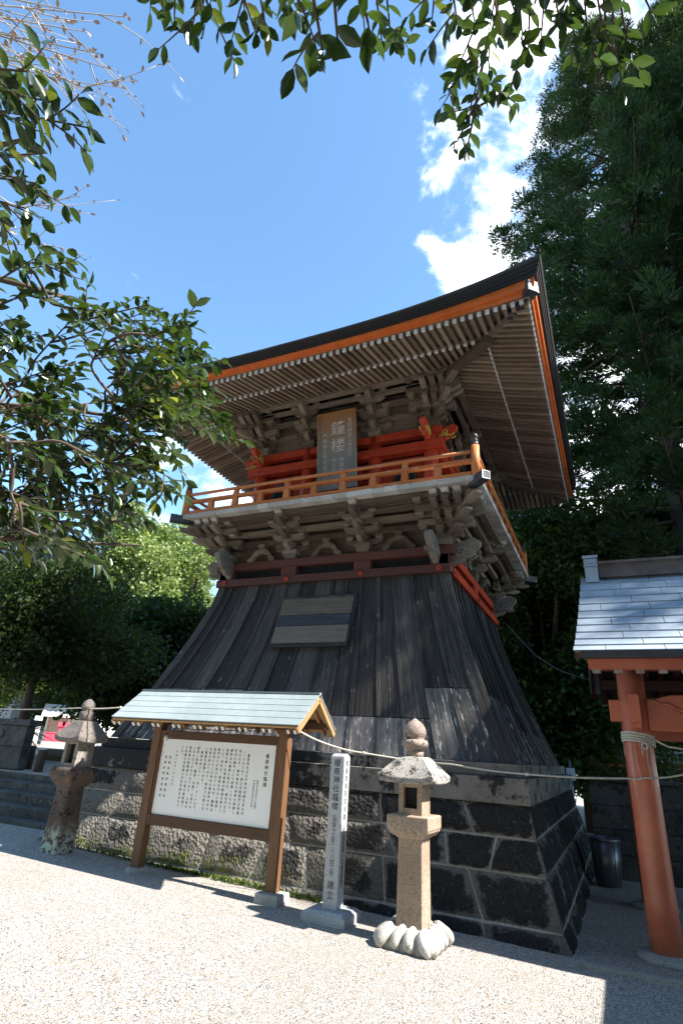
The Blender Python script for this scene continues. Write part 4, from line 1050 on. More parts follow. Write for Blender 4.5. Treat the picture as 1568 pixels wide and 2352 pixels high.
mb = MB(); o = GL_((X0+.24, YR, ZR-.01)); mb.prism([(.72*x, .66*y) for x, y in [(-.24, -.14), (.24, -.14), (.22, .06), (.26, .14), (.20, .24), (.23, .34), (.14, .40), (-.14, .40), (-.23, .34), (-.20, .24), (-.26, .14), (-.22, .06)]], o, (0, 1, 0), UP, .16); mb.box(o+UP*.278, (.19, .27, .035)); mb.box(o+UP*.14, (.175, .37, .022)); mb.build('ridge_end_ornament', MT['copper_blue'], ridge)
for y in (7.07, 9.35):
    mb = MB(); mb.beam(GL_((X0+.18, y, 2.66 if y < 8 else 2.70)), GL_((X1, y, 2.66 if y < 8 else 2.70)), .15, .13); mb.build('purlin', MT['red_wood'], gate)
    # carved rainbow beam
    pts = [(.12, 0), (2.58, 0), (2.58, .30), (2.35, .36), (1.7, .385), (1.0, .385), (.35, .36), (.12, .30)]
    mb = MB(); mb.prism(pts, GL_((.2, y, 1.975)), X_, UP, .15); rb = mb.build('rainbow_beam', MT['gate_orange'], gate, bevel=.012)
    if y < 8:
        mb = MB(); sgn = -.079
        P = [(.13, .315), (.20, .30), (.26, .27), (.33, .275), (.40, .22), (.50, .195), (.60, .205), (.68, .235)]
        mb.tube([GL_((.2+x, y+sgn, 1.975+z)) for x, z in P], .013, 6); mb.tube([GL_((.2+.60+.06*math.cos(a)*(1-a/9), y+sgn, 1.975+.27+.05*math.sin(a)*(1-a/9))) for a in np.linspace(0, 7, 22)], .011, 6)
        mb.tube([GL_((.2+x+.03, y+sgn, 1.975+z-.05)) for x, z in P[3:]], .009, 6); mb.build('carved_scroll', MT['gate_orange'], rb)
mb = MB(); mb.beam(GL_((.2, 6.80, 2.18)), GL_((.2, 9.6, 2.18)), .10, .27); mb.build('tie_beam', MT['gate_orange'], gate)
mb = MB(); mb.box(GL_((.2-.17, 7.07, 2.17)), (.14, .12, .22)); mb.build('beam_end', MT['gate_orange'], gate, bevel=.01)
mb = MB(); mb.box(GL_((.2+.02, 7.07-.128, 2.06)), (.06, .04, .13)); mb.build('wedge', MT['gate_orange'], gate, bevel=.006)
mb = MB()                                             # straw rope wound round the pillar
for q in range(4):
    mb.tube([V((.2+.149*math.cos(a), 7.07+.149*math.sin(a), 1.93-.026*q+.025*math.cos(a+2.4))) for a in np.linspace(0, 2*math.pi, 26)], .0125, 6)
mb.tube([V((.2+.05+.028*math.cos(a), 6.912, 1.825+.028*math.sin(a))) for a in np.linspace(0, 6.6, 16)], .010, 6)
for i in range(9):
    a = -.9+.25*i if i < 6 else 3.2+.1*i; x, y = .2+.152*math.cos(a-1.2), 7.07+.152*math.sin(a-1.2); L = random.uniform(.12, .55)
    mb.tube([V((x, y, 1.88)), V((x+random.uniform(-.02, .03), y-.012, 1.88-L*.5)), V((x+random.uniform(-.03, .05), y-.02, 1.88-L))], .0035, 4)
mb.tube([V((.335, 7.0, 1.90)), V((.40, 6.96, 1.86)), V((.46, 6.95, 1.83)), V((.7, 6.95, 1.80)), V((1.4, 6.98, 1.74)), V((2.9, 7.0, 1.80))], .010, 6)
tag(mb.build('straw_rope', MT['rope']), 'frayed straw rope wound four times round the thick orange gate pillar', 'rope')
# unseen hall right of frame, inferred from its shadow, enlarged to cut sky light
mb = MB()
for s in (-1, 1): mb.hexa([GL_(p) for p in ((4.6+s*2.75, -4, 2.22), (4.6+s*2.75, 6.33, 2.22), (4.6, 6.33, 4.0), (4.6, -4, 4.0))]+[GL_(p)+UP*.1 for p in ((4.6+s*2.75, -4, 2.22), (4.6+s*2.75, 6.33, 2.22), (4.6, 6.33, 4.0), (4.6, -4, 4.0))], None, 0, 0)
mb.build('unseen_wing_roof', MT['copper_blue'], gate)
mb = MB(); mb.box(GL_((4.9, 1.0, 1.15)), (3.6, 9.6, 2.3)); mb.build('unseen_wing_wall', MT['red_wood'], gate)
for x in (2.45,):
    for y in (-1.5, 2.2, 5.7): gate_pillar(x, y, 2.5, .11, MT['gate_orange'])

# kerb, dark wall, bin, far roofed wall
mb = MB(); mb.beam((-.46, 6.36, .012), (3.2, 6.30, .012), .075, .05); tag(mb.build('kerb_strip', MT['concrete']), kind='structure')
mb = MB(); rg = random.Random(3)
for q in range(4):
    x = -.52
    while x < 5:
        w = rg.uniform(.5, .95); mb.box((x+w/2, 11.35, .17+.345*q), (w-.008, .3+rg.uniform(-.01, .01), .337)); x += w
mb.box((2.3, 11.37, .69), (5.6, .22, 1.36)); mb.box((2.25, 11.34, 1.42), (5.6, .36, .06))
tag(mb.build('stone_wall', MT['step_stone'], bevel=.008), 'dark dressed stone wall behind the tin bin and the orange pillar', 'wall')
bn = thing('waste_bin', (-.345, 10.5, 0), 'tapered galvanised tin bin standing in the shade before the dark wall', 'bin')
mb = MB(); mb.lathe([(.0, .02), (.17, .02), (.19, .3), (.212, .60), (.20, .60), (.178, .3), (.16, .05), (0, .05)], (0, 0, 0), 28)
for i in range(14):
    a = 2*math.pi*i/14; mb.tube([V((r*math.cos(a), r*math.sin(a), z)) for r, z in ((.172, .04), (.192, .3), (.212, .57))], .006, 4)
mb.build('bin_body', MT['tin'], bn); mb = MB(); mb.lathe([(.205, .585), (.222, .59), (.222, .625), (.21, .63), (.205, .60)], (0, 0, 0), 28); mb.build('rim', MT['tin'], bn)
tw = thing('roofed_wall', (1.2, 18.0, 0), 'low vermilion wall with a ribbed grey tile top far behind the gate', 'wall')
mb = MB(); mb.box((0, 0, .82), (4.4, .25, 1.64)); mb.build('wall_face', MT['red_wood'], tw); mb = MB(); mb.box((0, -.02, 1.72), (4.5, .36, .14)); mb.build('red_beam', MT['gate_orange'], tw)
mb = MB(); mb.hexa([(-2.3, -.42, 1.80), (2.3, -.42, 1.80), (2.3, 0, 1.98), (-2.3, 0, 1.98), (-2.3, -.42, 1.83), (2.3, -.42, 1.83), (2.3, 0, 2.01), (-2.3, 0, 2.01)]); mb.hexa([(2.3, .42, 1.80), (-2.3, .42, 1.80), (-2.3, 0, 1.98), (2.3, 0, 1.98), (2.3, .42, 1.83), (-2.3, .42, 1.83), (-2.3, 0, 2.01), (2.3, 0, 2.01)])
for i in range(50): x = -2.25+i*.0918; mb.tube([V((x, -.44, 1.845)), V((x, 0, 2.035))], .026, 8)
mb.tube([(-2.32, 0, 2.05), (2.32, 0, 2.05)], .05, 8); mb.build('tile_top', MT['tile_grey'], tw)
mm = thing('meter_box', (-.98, 14.0, 0), 'small white meter box on a grey pole between tower and gate', 'meter box')
mb = MB(); mb.box((0, 0, 1.42), (.17, .09, .24)); mb.box((0, -.047, 1.45), (.09, .01, .09)); mb.build('box', MT['white_paint'], mm, bevel=.01); mb = MB(); mb.tube([(0, .06, 0), (0, .06, 1.7)], .025, 8); mb.build('pole', MT['tin'], mm)

# cords
def cord(name, pts, r, mat, label, knots=()):
    mb = MB(); P = []
    for i in range(len(pts)-1):
        for q in range(6):
            t_ = q/6; P.append(V(pts[i]).lerp(V(pts[i+1]), t_)+V((0, 0, -.012*math.sin(math.pi*t_))))
    P.append(V(pts[-1])); mb.tube(P, r, 6)
    for k in knots: p, d = V(pts[k]), (V(pts[k])-V(pts[k-1])).normalized(); mb.tube([p-d*.012, p+d*.012], r*1.9, 6)
    tag(mb.build(name, mat), label, 'cord')
cord('cord', [(-3.36, 6.06, 1.80), (-3.05, 6.30, 1.655), (-2.65, 6.45, 1.585), (-1.64, 6.55, 1.53), (-.9, 6.70, 1.485), (.06, 6.93, 1.51), (.20, 6.92, 1.525), (.56, 7.0, 1.58), (2.9, 7.0, 1.62)], .0095, MT['rope'], 'pale cord strung from the notice board past the right lantern to the orange pillar', (2, 4))
cord('cord', [(-5.45, 6.05, 1.90), (-6.07, 6.05, 1.955), (-7.0, 6.2, 1.935), (-8.86, 6.3, 1.88), (-11, 6.4, 1.9)], .0085, MT['rope'], 'thin pale cord running left from the notice board past the old lantern', (1,))
cord('wire', [(-1.56, 10.0, 3.84), (-1.1, 9.97, 3.27), (-.75, 9.95, 3.02), (-.32, 9.9, 2.86), (.1, 9.4, 2.72)], .007, MT['tin'], 'thin sagging wire from the tower skirt to the back of the gate')

# ------------------------------------------------------------------ steps, cheek wall, posts and the stall on the terrace at the left
st_ = MB(); rg = random.Random(9)
for i, (z, y) in enumerate([(.245, 7.20), (.395, 7.52), (.55, 7.84), (.69, 8.16), (.80, 8.48)]):
    x = -14.
    while x < -7.72:
        w = min(rg.uniform(1.1, 1.9), -7.70-x); st_.box((x+w/2, y+.9, z-.3+rg.uniform(-.004, .004)), (w-.008, 1.8, .6)); x += w
tag(st_.build('stone_steps', MT['step_stone'], bevel=.02), 'worn dark stone steps climbing to the terrace behind the old lantern', 'steps')
cw = MB()
for i in range(4):
    for q in range(2):
        cw.box((-11.58-i*.72, 8.82, 1.05+.42*q), (.712, .22, .412))
cw.box((-12.7, 8.83, 1.16), (2.9, .17, .78)); cw.box((-12.62, 8.82, 1.74), (3.0, .30, .12))
for i in range(3):
    for q in range(2): cw.lathe([(.09, 0), (.075, .03), (0, .03)], (-11.95-.0-i*.72, 8.705, 1.12+.38*q), 14, (0, -1, 0)); 
tag(cw.build('parapet_wall', MT['step_stone'], bevel=.012), 'dark stone block parapet with a capping at the left edge above the steps', 'wall')
for x, y, z, r_ in ((-10.88, 8.95, 1.24, .085), (-11.66, 9.3, 1.29, .085)):
    mb = MB(); mb.lathe([(r_*1.08, .8), (r_, z-.06), (r_*1.04, z-.01), (r_*.8, z), (0, z+.002)], (x, y, 0), 14)
    tag(mb.build('log_post', MT['bark']), 'short brown log post at the terrace edge, %s' % ('closer to the old lantern' if x > -11 else 'closer to the dark parapet wall'), 'post', 'log posts at the terrace edge')
mb = MB(); mb.tube([(-11.5, 9.6, 1.13), (-9.6, 9.7, 1.13), (-8.2, 9.8, 1.12)], .12, 10); tag(mb.build('log_rail', MT['bark']), 'dark log lying along the terrace edge behind the posts', 'log')

def far(x, y, z): return V((x, y, z))
sx_, sy_, sz_ = -31.4, 27.6, .82
u = V((.66, .75, 0)).normalized(); w = V((.75, -.66, 0)).normalized()     # u along the stall front, w towards the viewer
stall = thing('wooden_stall', (sx_, sy_, sz_), 'sunlit stall of pale pinkish boards with a pale roof behind the red box', 'stall')
mb = MB(); mb.box(w*-.6+UP*.85, (3.2, .12, 1.7), u, w, UP, along=2); mb.build('back_wall', MT['pink_wood'], stall)
for q in (-1.55, -.3, .7, 1.55): mb = MB(); mb.box(u*q+w*-.45+UP*.85, (.12, .12, 1.7), u, w, UP, along=2); mb.build('stall_post', MT['plaster'], stall)
mb = MB(); mb.hexa([u*-1.9+w*.9+UP*1.62, u*1.9+w*.9+UP*1.62, u*1.9-w*.9+UP*2.3, u*-1.9-w*.9+UP*2.3, u*-1.9+w*.9+UP*1.74, u*1.9+w*.9+UP*1.74, u*1.9-w*.9+UP*2.42, u*-1.9-w*.9+UP*2.42]); mb.build('stall_roof', MT['plaster'], stall)
rb_ = thing('offering_box', (-31.6+1.5, 25.6, .82), 'bright red box with a sloping lid and white characters on a stone plinth', 'box')
mb = MB(); mb.box(UP*.12, (1.7, .9, .24), u, w, UP); mb.build('plinth', MT['concrete'], rb_)
mb = MB(); mb.box(u*.28+UP*.66, (.74, .55, .84), u, w, UP); mb.box(u*-.42+UP*.47, (.62, .5, .46), u, w, UP); body_ = mb.build('box_body', MT['red_box'], rb_, bevel=.015)
mb = MB(); mb.hexa([u*-.16+w*.36+UP*1.085, u*.72+w*.36+UP*1.085, u*.72-w*.34+UP*1.085, u*-.16-w*.34+UP*1.085, u*-.16+w*.36+UP*1.12, u*.72+w*.36+UP*1.12, u*.72-w*.34+UP*1.34, u*-.16-w*.34+UP*1.34]); mb.box(u*-.42+UP*.715, (.70, .58, .04), u, w, UP); mb.build('lid', MT['red_box'], rb_)
mb = MB(); column(mb, 'おみくじ', u*.30+w*.278+UP*1.04, u, UP, .20, .19, .03); mb.build('writing', MT['white_paint'], body_)
mb = MB(); mb.box((-31.85, 25.35, .82+.80), (.42, .42, 1.6), u, w, UP, along=2); tag(mb.build('white_post', MT['plaster'], bevel=.02), 'thick pale square post at the left of the red box', 'post')
for i, (du, m_, lab) in enumerate(((1.25, 'white_paint', 'white'), (1.42, 'plaster', 'cream'), (1.62, 'marker', 'grey'), (1.80, 'white_paint', 'white'))):
    p = V((-30.1, 25.6, .82))+u*du+w*.1; mb = MB(); mb.tube([p, p+UP*random.uniform(1.4, 1.75)+u*-.1], .045, 8)
    tag(mb.build('banner_pole', MT[m_]), ('leaning %s pole right of the red box, ' % lab)+['nearest to it', 'second from it', 'third from it', 'farthest from it'][i], 'pole', 'poles by the red box')
hs_ = thing('far_house', (-44, 36, .8), 'pale plastered house glimpsed through the dark trees at the far left', 'house')
mb = MB(); mb.box((0, 0, 2.2), (12, 6, 4.4)); mb.build('wall', MT['plaster'], hs_)
mb = MB(); mb.prism([(-3.6, 4.4), (3.6, 4.4), (0, 6.2)], (0, 0, 0), (0, 1, 0), UP, 13); mb.build('roof', MT['tile_grey'], hs_)
for x in (-3.5, 0, 3.5): mb = MB(); mb.box((x, -3.01, 2.2), (1.6, .06, 1.4)); mb.build('window', MT['black_metal'], hs_)

# ------------------------------------------------------------------ vegetation
LTW=[((-2.22,1.63,3.61),(-1.92,1.83,3.69)),((-2.12,1.62,3.65),(-1.91,1.73,3.67)),((-2.18,1.46,3.46),(-2.02,1.61,3.66)),((-1.87,1.20,3.21),(-1.52,1.23,3.21)),((-2.29,1.78,3.52),(-1.86,1.85,3.51)),((-1.61,1.49,3.01),(-1.57,1.84,3.06)),((-2.03,1.83,3.11),(-1.62,1.89,3.03)),((-1.97,1.83,3.16),(-1.64,1.76,3.17)),((-1.96,1.59,3.06),(-1.74,1.78,2.93)),((-1.78,1.51,2.71),(-1.58,1.61,2.61)),((-1.81,1.48,2.63),(-1.72,1.71,2.64)),((-2.34,1.92,2.61),(-2.21,2.03,2.68)),((-2.03,1.43,2.43),(-1.78,1.50,2.24)),((-1.71,1.13,2.21),(-1.71,1.42,2.20)),((-1.92,0.94,3.11),(-1.94,1.09,3.34)),((-1.88,0.92,3.27),(-1.75,0.98,3.26)),((-1.92,0.82,3.03),(-1.69,0.83,3.09)),((-1.92,1.08,3.21),(-1.73,1.22,3.23)),((-2.31,1.32,3.22),(-2.09,1.34,3.50)),((-2.78,1.76,2.47),(-2.67,1.86,2.49)),((-2.75,1.56,2.39),(-2.78,1.80,2.47)),((-2.04,1.92,3.27),(-1.94,2.04,3.50)),((-2.05,1.86,3.57),(-1.89,1.95,3.64)),((-1.71,1.38,2.95),(-1.43,1.34,2.94)),((-1.73,1.57,3.12),(-1.51,1.48,3.14)),((-2.20,1.83,3.27),(-1.85,1.91,3.37)),((-1.72,1.40,3.08),(-1.50,1.55,3.06)),((-1.74,1.37,2.84),(-1.47,1.35,2.80)),((-2.12,1.96,3.59),(-1.93,2.04,3.57)),((-2.25,2.13,3.39),(-2.02,2.18,3.39)),((-2.41,1.85,3.36),(-2.13,1.80,3.33)),((-2.22,1.80,3.37),(-1.96,1.96,3.23)),((-1.69,1.36,3.14),(-1.53,1.44,3.13)),((-1.49,1.16,2.85),(-1.53,1.41,2.97)),((-1.68,1.29,2.84),(-1.62,1.53,2.89)),((-2.20,1.67,3.33),(-2.02,1.75,3.45)),((-2.31,1.79,3.38),(-2.06,1.92,3.38)),((-2.29,1.96,2.96),(-2.23,2.14,2.98)),((-1.72,1.08,2.30),(-1.77,1.30,2.30)),((-2.19,1.38,2.60),(-2.00,1.57,2.61)),((-2.54,1.59,3.11),(-2.22,1.64,3.04)),((-1.92,1.35,2.49),(-1.76,1.54,2.49)),((-2.42,1.45,2.68),(-2.26,1.51,2.78)),((-2.07,1.13,2.87),(-1.96,1.36,2.85)),((-2.29,1.38,2.36),(-1.98,1.43,2.36)),((-1.93,1.38,2.76),(-1.64,1.50,2.72)),((-2.06,1.37,2.93),(-2.00,1.63,3.13)),((-1.65,1.30,2.54),(-1.62,1.53,2.63)),((-1.88,1.52,2.76),(-1.92,1.68,2.95)),((-2.11,1.26,2.58),(-2.05,1.47,2.81)),((-2.45,2.03,2.95),(-2.10,2.02,3.04)),((-2.43,1.77,2.66),(-2.39,1.95,2.60)),((-1.78,1.41,2.62),(-1.58,1.46,2.68)),((-2.73,1.69,2.66),(-2.43,1.79,2.66)),((-1.87,0.97,2.54),(-1.80,1.15,2.55)),((-2.31,2.01,2.74),(-2.19,2.11,2.67)),((-2.30,1.28,2.89),(-2.29,1.48,3.07)),((-1.63,1.18,2.53),(-1.59,1.42,2.51)),((-2.37,1.32,2.69),(-2.11,1.45,2.69)),((-2.34,1.39,2.53),(-2.06,1.36,2.50)),((-1.87,1.26,2.35),(-1.86,1.50,2.53)),((-2.11,1.00,2.43),(-2.06,1.15,2.59)),((-2.82,1.59,3.07),(-2.55,1.71,3.25)),((-1.77,1.05,2.52),(-1.87,1.27,2.63)),((-2.26,1.60,3.01),(-2.07,1.69,2.93)),((-2.52,1.02,3.11),(-2.24,1.05,3.19)),((-1.99,0.91,2.67),(-1.87,0.94,2.76)),((-1.88,1.37,2.77),(-1.82,1.57,3.02)),((-1.90,1.20,2.71),(-1.71,1.31,2.68)),((-1.99,0.87,2.87),(-2.04,0.95,3.16)),((-2.21,1.51,3.41),(-2.00,1.69,3.45)),((-1.75,1.40,2.87),(-1.55,1.46,2.85)),((-1.89,1.20,2.54),(-1.82,1.31,2.51)),((-2.21,1.05,2.85),(-2.11,1.12,3.11)),((-2.49,1.35,3.12),(-2.31,1.41,3.15)),((-2.50,0.99,3.00),(-2.52,1.16,3.25)),((-2.23,1.64,2.51),(-2.27,1.88,2.57)),((-2.09,1.15,2.76),(-1.89,1.28,2.76)),((-1.79,1.43,2.72),(-1.77,1.68,2.90)),((-2.33,1.68,2.87),(-2.31,1.83,3.03)),((-1.93,1.52,2.68),(-1.88,1.68,2.65)),((-2.48,1.24,2.57),(-2.23,1.27,2.48)),((-2.51,1.29,2.26),(-2.35,1.43,2.35)),((-2.24,1.19,2.70),(-2.04,1.23,2.78)),((-2.44,1.43,2.71),(-2.14,1.57,2.66)),((-1.83,1.12,2.32),(-1.86,1.42,2.31)),((-1.83,1.36,2.98),(-1.62,1.50,3.10)),((-2.48,1.49,2.70),(-2.31,1.56,2.85)),((-1.57,1.37,2.68),(-1.48,1.46,2.68)),((-2.16,1.16,2.93),(-1.99,1.23,3.02)),((-2.05,1.04,2.66),(-1.85,1.14,2.77)),((-1.93,1.43,2.45),(-1.88,1.69,2.63)),((-2.75,1.32,2.97),(-2.65,1.47,2.90)),((-2.61,1.12,2.61),(-2.31,1.24,2.63)),((-1.41,1.11,2.94),(-1.39,1.34,3.05)),((-2.44,1.09,2.65),(-2.48,1.38,2.62)),((-1.67,1.15,2.91),(-1.47,1.14,2.97)),((-2.36,1.68,2.97),(-2.21,1.79,2.91)),((-2.15,1.60,3.43),(-1.87,1.75,3.65)),((-1.98,1.71,2.96),(-1.62,1.75,3.06)),((-2.61,1.36,2.60),(-2.52,1.53,2.51)),((-2.22,1.38,2.43),(-2.27,1.56,2.57)),((-2.75,1.39,3.23),(-2.65,1.56,3.24)),((-2.90,1.58,2.72),(-2.72,1.66,2.69)),((-2.01,1.12,2.82),(-2.01,1.25,2.88)),((-2.00,1.88,3.11),(-1.95,2.06,3.32)),((-2.24,1.17,2.84),(-2.26,1.46,2.98)),((-2.62,1.22,3.32),(-2.32,1.30,3.36)),((-2.45,1.29,2.73),(-2.12,1.34,2.73)),((-2.23,1.16,2.42),(-2.03,1.25,2.55)),((-2.31,1.34,2.55),(-2.10,1.49,2.49)),((-2.66,1.58,2.58),(-2.57,1.76,2.51)),((-2.05,1.02,2.34),(-2.10,1.31,2.44)),((-2.21,1.01,3.10),(-2.01,1.04,3.06)),((-1.99,1.47,2.88),(-1.82,1.56,2.92)),((-2.51,1.61,2.55),(-2.17,1.75,2.52)),((-2.75,1.22,2.99),(-2.72,1.33,3.26)),((-2.14,1.41,2.59),(-2.00,1.51,2.71)),((-2.26,0.99,3.06),(-1.99,0.97,3.01)),((-2.27,1.41,2.59),(-2.33,1.63,2.69)),((-2.50,1.51,3.27),(-2.35,1.58,3.28)),((-2.56,1.34,2.57),(-2.64,1.65,2.53))]
LUP=[((-1.34,0.36,3.18),(-1.18,0.43,3.16)),((-1.37,0.40,3.18),(-1.21,0.50,3.17)),((-1.39,0.46,3.19),(-1.18,0.61,3.20)),((-1.37,0.51,3.24),(-1.23,0.55,3.24)),((-1.49,0.48,3.18),(-1.37,0.56,3.17)),((-1.54,0.52,3.15),(-1.38,0.61,3.20)),((-1.57,0.57,3.15),(-1.45,0.66,3.17)),((-1.63,0.59,3.12),(-1.53,0.70,3.14)),((-1.68,0.64,3.10),(-1.55,0.76,3.15)),((-1.70,0.70,3.09),(-1.64,0.77,3.11)),((-1.57,0.47,3.36),(-1.48,0.52,3.42)),((-1.65,0.55,3.30),(-1.61,0.65,3.31)),((-1.71,0.62,3.25),(-1.69,0.73,3.27))]
BARE=[((-1.97,0.47,4.08),(-1.52,0.81,4.05)),((-2.01,0.48,4.12),(-1.58,0.76,4.12)),((-1.98,0.46,4.22),(-1.47,0.75,4.27)),((-1.99,0.45,4.29),(-1.68,0.63,4.26)),((-2.15,0.53,4.24),(-1.73,0.94,4.22)),((-2.18,0.54,4.28),(-1.84,0.87,4.26)),((-2.14,0.52,4.40),(-1.76,0.77,4.43)),((-2.26,0.61,4.36),(-1.97,0.85,4.35)),((-1.98,0.56,4.65),(-1.89,0.81,4.51)),((-2.56,1.11,4.10),(-2.24,1.22,4.18)),((-2.76,1.13,3.95),(-2.50,1.28,4.01)),((-2.39,0.68,4.55),(-2.14,0.85,4.59))]
TOP=[((-0.87,0.52,3.67),(-0.87,0.79,3.61)),((-0.90,0.53,3.65),(-0.98,0.63,3.62)),((-0.81,0.51,3.58),(-0.87,0.65,3.55)),((-0.79,0.54,3.64),(-0.93,0.66,3.58)),((-0.66,0.50,3.42),(-0.68,0.67,3.39)),((-0.68,0.54,3.51),(-0.72,0.65,3.50)),((-0.61,0.53,3.43),(-0.65,0.67,3.40)),((-0.54,0.52,3.35),(-0.57,0.62,3.34)),((-0.99,0.55,3.72),(-1.04,0.62,3.71)),((-0.33,0.39,2.85),(-0.36,0.53,2.82)),((-0.29,0.41,2.86),(-0.33,0.53,2.83)),((-0.28,0.45,2.95),(-0.29,0.58,2.93)),((-0.39,0.42,2.99),(-0.42,0.52,2.98)),((-0.37,0.47,3.09),(-0.47,0.54,3.06)),((-0.37,0.70,3.65),(-0.41,0.91,3.59)),((-0.38,0.82,3.83),(-0.42,1.01,3.77)),((-0.21,0.83,3.74),(-0.27,0.97,3.70)),((-0.19,0.83,3.73),(-0.20,1.01,3.69)),((-0.15,0.85,3.73),(-0.15,1.02,3.69)),((-0.08,0.84,3.63),(-0.08,1.03,3.58)),((-0.04,0.91,3.71),(-0.21,1.09,3.65)),((-0.07,1.03,3.76),(-0.22,1.26,3.67)),((-0.14,1.13,3.71),(-0.25,1.35,3.61)),((-0.16,1.18,3.68),(-0.07,1.29,3.66)),((-0.19,1.27,3.69),(-0.10,1.28,3.72)),((-0.17,1.14,3.71),(-0.26,1.18,3.71)),((-0.16,1.11,3.72),(-0.22,1.15,3.73)),((-0.19,1.23,3.65),(-0.28,1.32,3.62)),((-0.01,0.86,3.62),(-0.02,1.05,3.57)),((0.03,0.88,3.62),(-0.01,1.09,3.55)),((0.07,0.89,3.61),(0.03,1.07,3.56)),((0.11,0.93,3.65),(0.12,1.15,3.56)),((0.15,0.92,3.59),(0.15,1.09,3.54)),((0.20,0.97,3.67),(0.21,1.23,3.57)),((0.23,0.98,3.67),(0.26,1.20,3.58)),((0.27,1.05,3.74),(0.34,1.20,3.68)),((0.06,0.85,3.52),(0.08,1.01,3.47)),((0.17,0.93,3.59),(0.19,1.10,3.53)),((-0.06,0.81,3.54),(-0.03,0.95,3.50)),((-0.12,0.82,3.64),(-0.10,0.96,3.61)),((0.14,0.93,3.59),(0.09,1.04,3.57)),((0.23,1.04,3.64),(0.22,1.22,3.57))]
def leaves_on(paths, per, size, spread=.9, start=.2, rng=RNG):
    """leaf roots, directions and sizes along a list of twig polylines"""
    L, Dv, Sz = [], [], []
    for P in paths:
        P = np.array(P); n = max(3, int(per*(np.linalg.norm(P[-1]-P[0])/.35)))
        for i in range(n):
            t = start+(1-start)*(i+rng.uniform(0, .6))/n; t = min(t, .999); k = t*(len(P)-1); a = int(k); p = P[a]+(P[a+1]-P[a])*(k-a)
            d = (P[a+1]-P[a]); d = d/max(1e-6, np.linalg.norm(d)); s = np.cross(d, [0, 0, 1.]); s = s/max(1e-6, np.linalg.norm(s))
            v = d*rng.uniform(.2, .9)+s*((-1)**i)*spread*rng.uniform(.6, 1.1)+np.array([0, 0, rng.uniform(-.7, .15)])
            L.append(p); Dv.append(v); Sz.append(size*rng.uniform(.65, 1.2))
        L.append(P[-1]); Dv.append(P[-1]-P[-2]+np.array([0, 0, -.02])); Sz.append(size)
    return np.array(L), np.array(Dv), np.array(Sz)
def leaf_obj(name, L, Dv, Sz, mat, parent, tmpl=(LEAF_V, LEAF_F), rollsd=.6, rng=RNG, narrow=1.):
    F = frames(Dv, roll=rng.normal(0, rollsd, len(Dv)))*Sz[:, None, None]; F[:, :, 0] *= narrow*rng.uniform(.85, 1.15, len(Dv))[:, None]
    return inst_mesh(name, tmpl[0], tmpl[1], F, L, rng.random(len(L)), mat, parent, True)
def curved(a, b, sag, n=6, rng=random):
    a, b = V(a), V(b); o = V((rng.uniform(-1, 1), rng.uniform(-1, 1), rng.uniform(-1, 1)))*sag*(b-a).length
    return [a.lerp(b, i/n)+o*math.sin(math.pi*i/n) for i in range(n+1)]
def branch_tree(label, cat, name, loc, trunk, limbs, twigs, leafmat, leafsize, per, r_twig=.0045, bark='bark', sub=2, leafname='leaves', subl=.22, tone=None):
    root = thing(name, loc, label, cat); o = V(loc)
    mb = MB(); mb.tube([V(p)-o for p in trunk], [r for r in np.linspace(.16, .07, len(trunk))], 10); mb.build('trunk', MT[bark], root)
    mb = MB(); known = []
    for l in limbs:
        Q = []
        for i in range(len(l)-1): Q += curved(l[i], l[i+1], .03, 5)[:-1]
        Q.append(V(l[-1])); mb.tube([p-o for p in Q], list(np.linspace(.042, .005, len(Q))), 7); known += Q
    paths = []
    tw = sorted(twigs, key=lambda t: min((V(t[0])-k).length for k in known))
    for a, b in tw:
        a, b = V(a), V(b); ab = (b-a).normalized()
        k = min(known, key=lambda q: (q-a).length+1.3*max(0, (q-a).dot(ab))+.1*(q-b).length)
        c = [k, k.lerp(a, .5)+V((random.uniform(-.03, .03), random.uniform(-.03, .03), random.uniform(-.03, .03))), a, a.lerp(b, .5), b]
        for _ in range(2): c = [c[0]]+[p for i in range(len(c)-1) for p in (c[i].lerp(c[i+1], .25), c[i].lerp(c[i+1], .75))]+[c[-1]]
        mb.tube([p-o for p in c], list(np.linspace(r_twig*1.6, r_twig*.45, len(c))), 5); known += c[4:-6:2]; c = c[len(c)//2-2::2]; c = c+[b] if (c[-1]-b).length > 1e-4 else c; paths.append([tuple(p-o) for p in c])
        for s in range(sub):
            st = c[random.randint(0, min(4, len(c)-2))]; d = ab+V((random.uniform(-1, 1), random.uniform(-1, 1), random.uniform(-.9, .6)))*.8
            e = st+d.normalized()*random.uniform(.5, 1)*subl; c2 = curved(st, e, .06, 4); mb.tube([p-o for p in c2], list(np.linspace(r_twig*.7, r_twig*.35, len(c2))), 4); paths.append([tuple(p-o) for p in c2])
    mb.build('branches', MT[bark], root)
    L, Dv, Sz = leaves_on(paths, per, leafsize); leaf_obj(leafname, L, Dv, Sz, MT[leafmat], root); return root
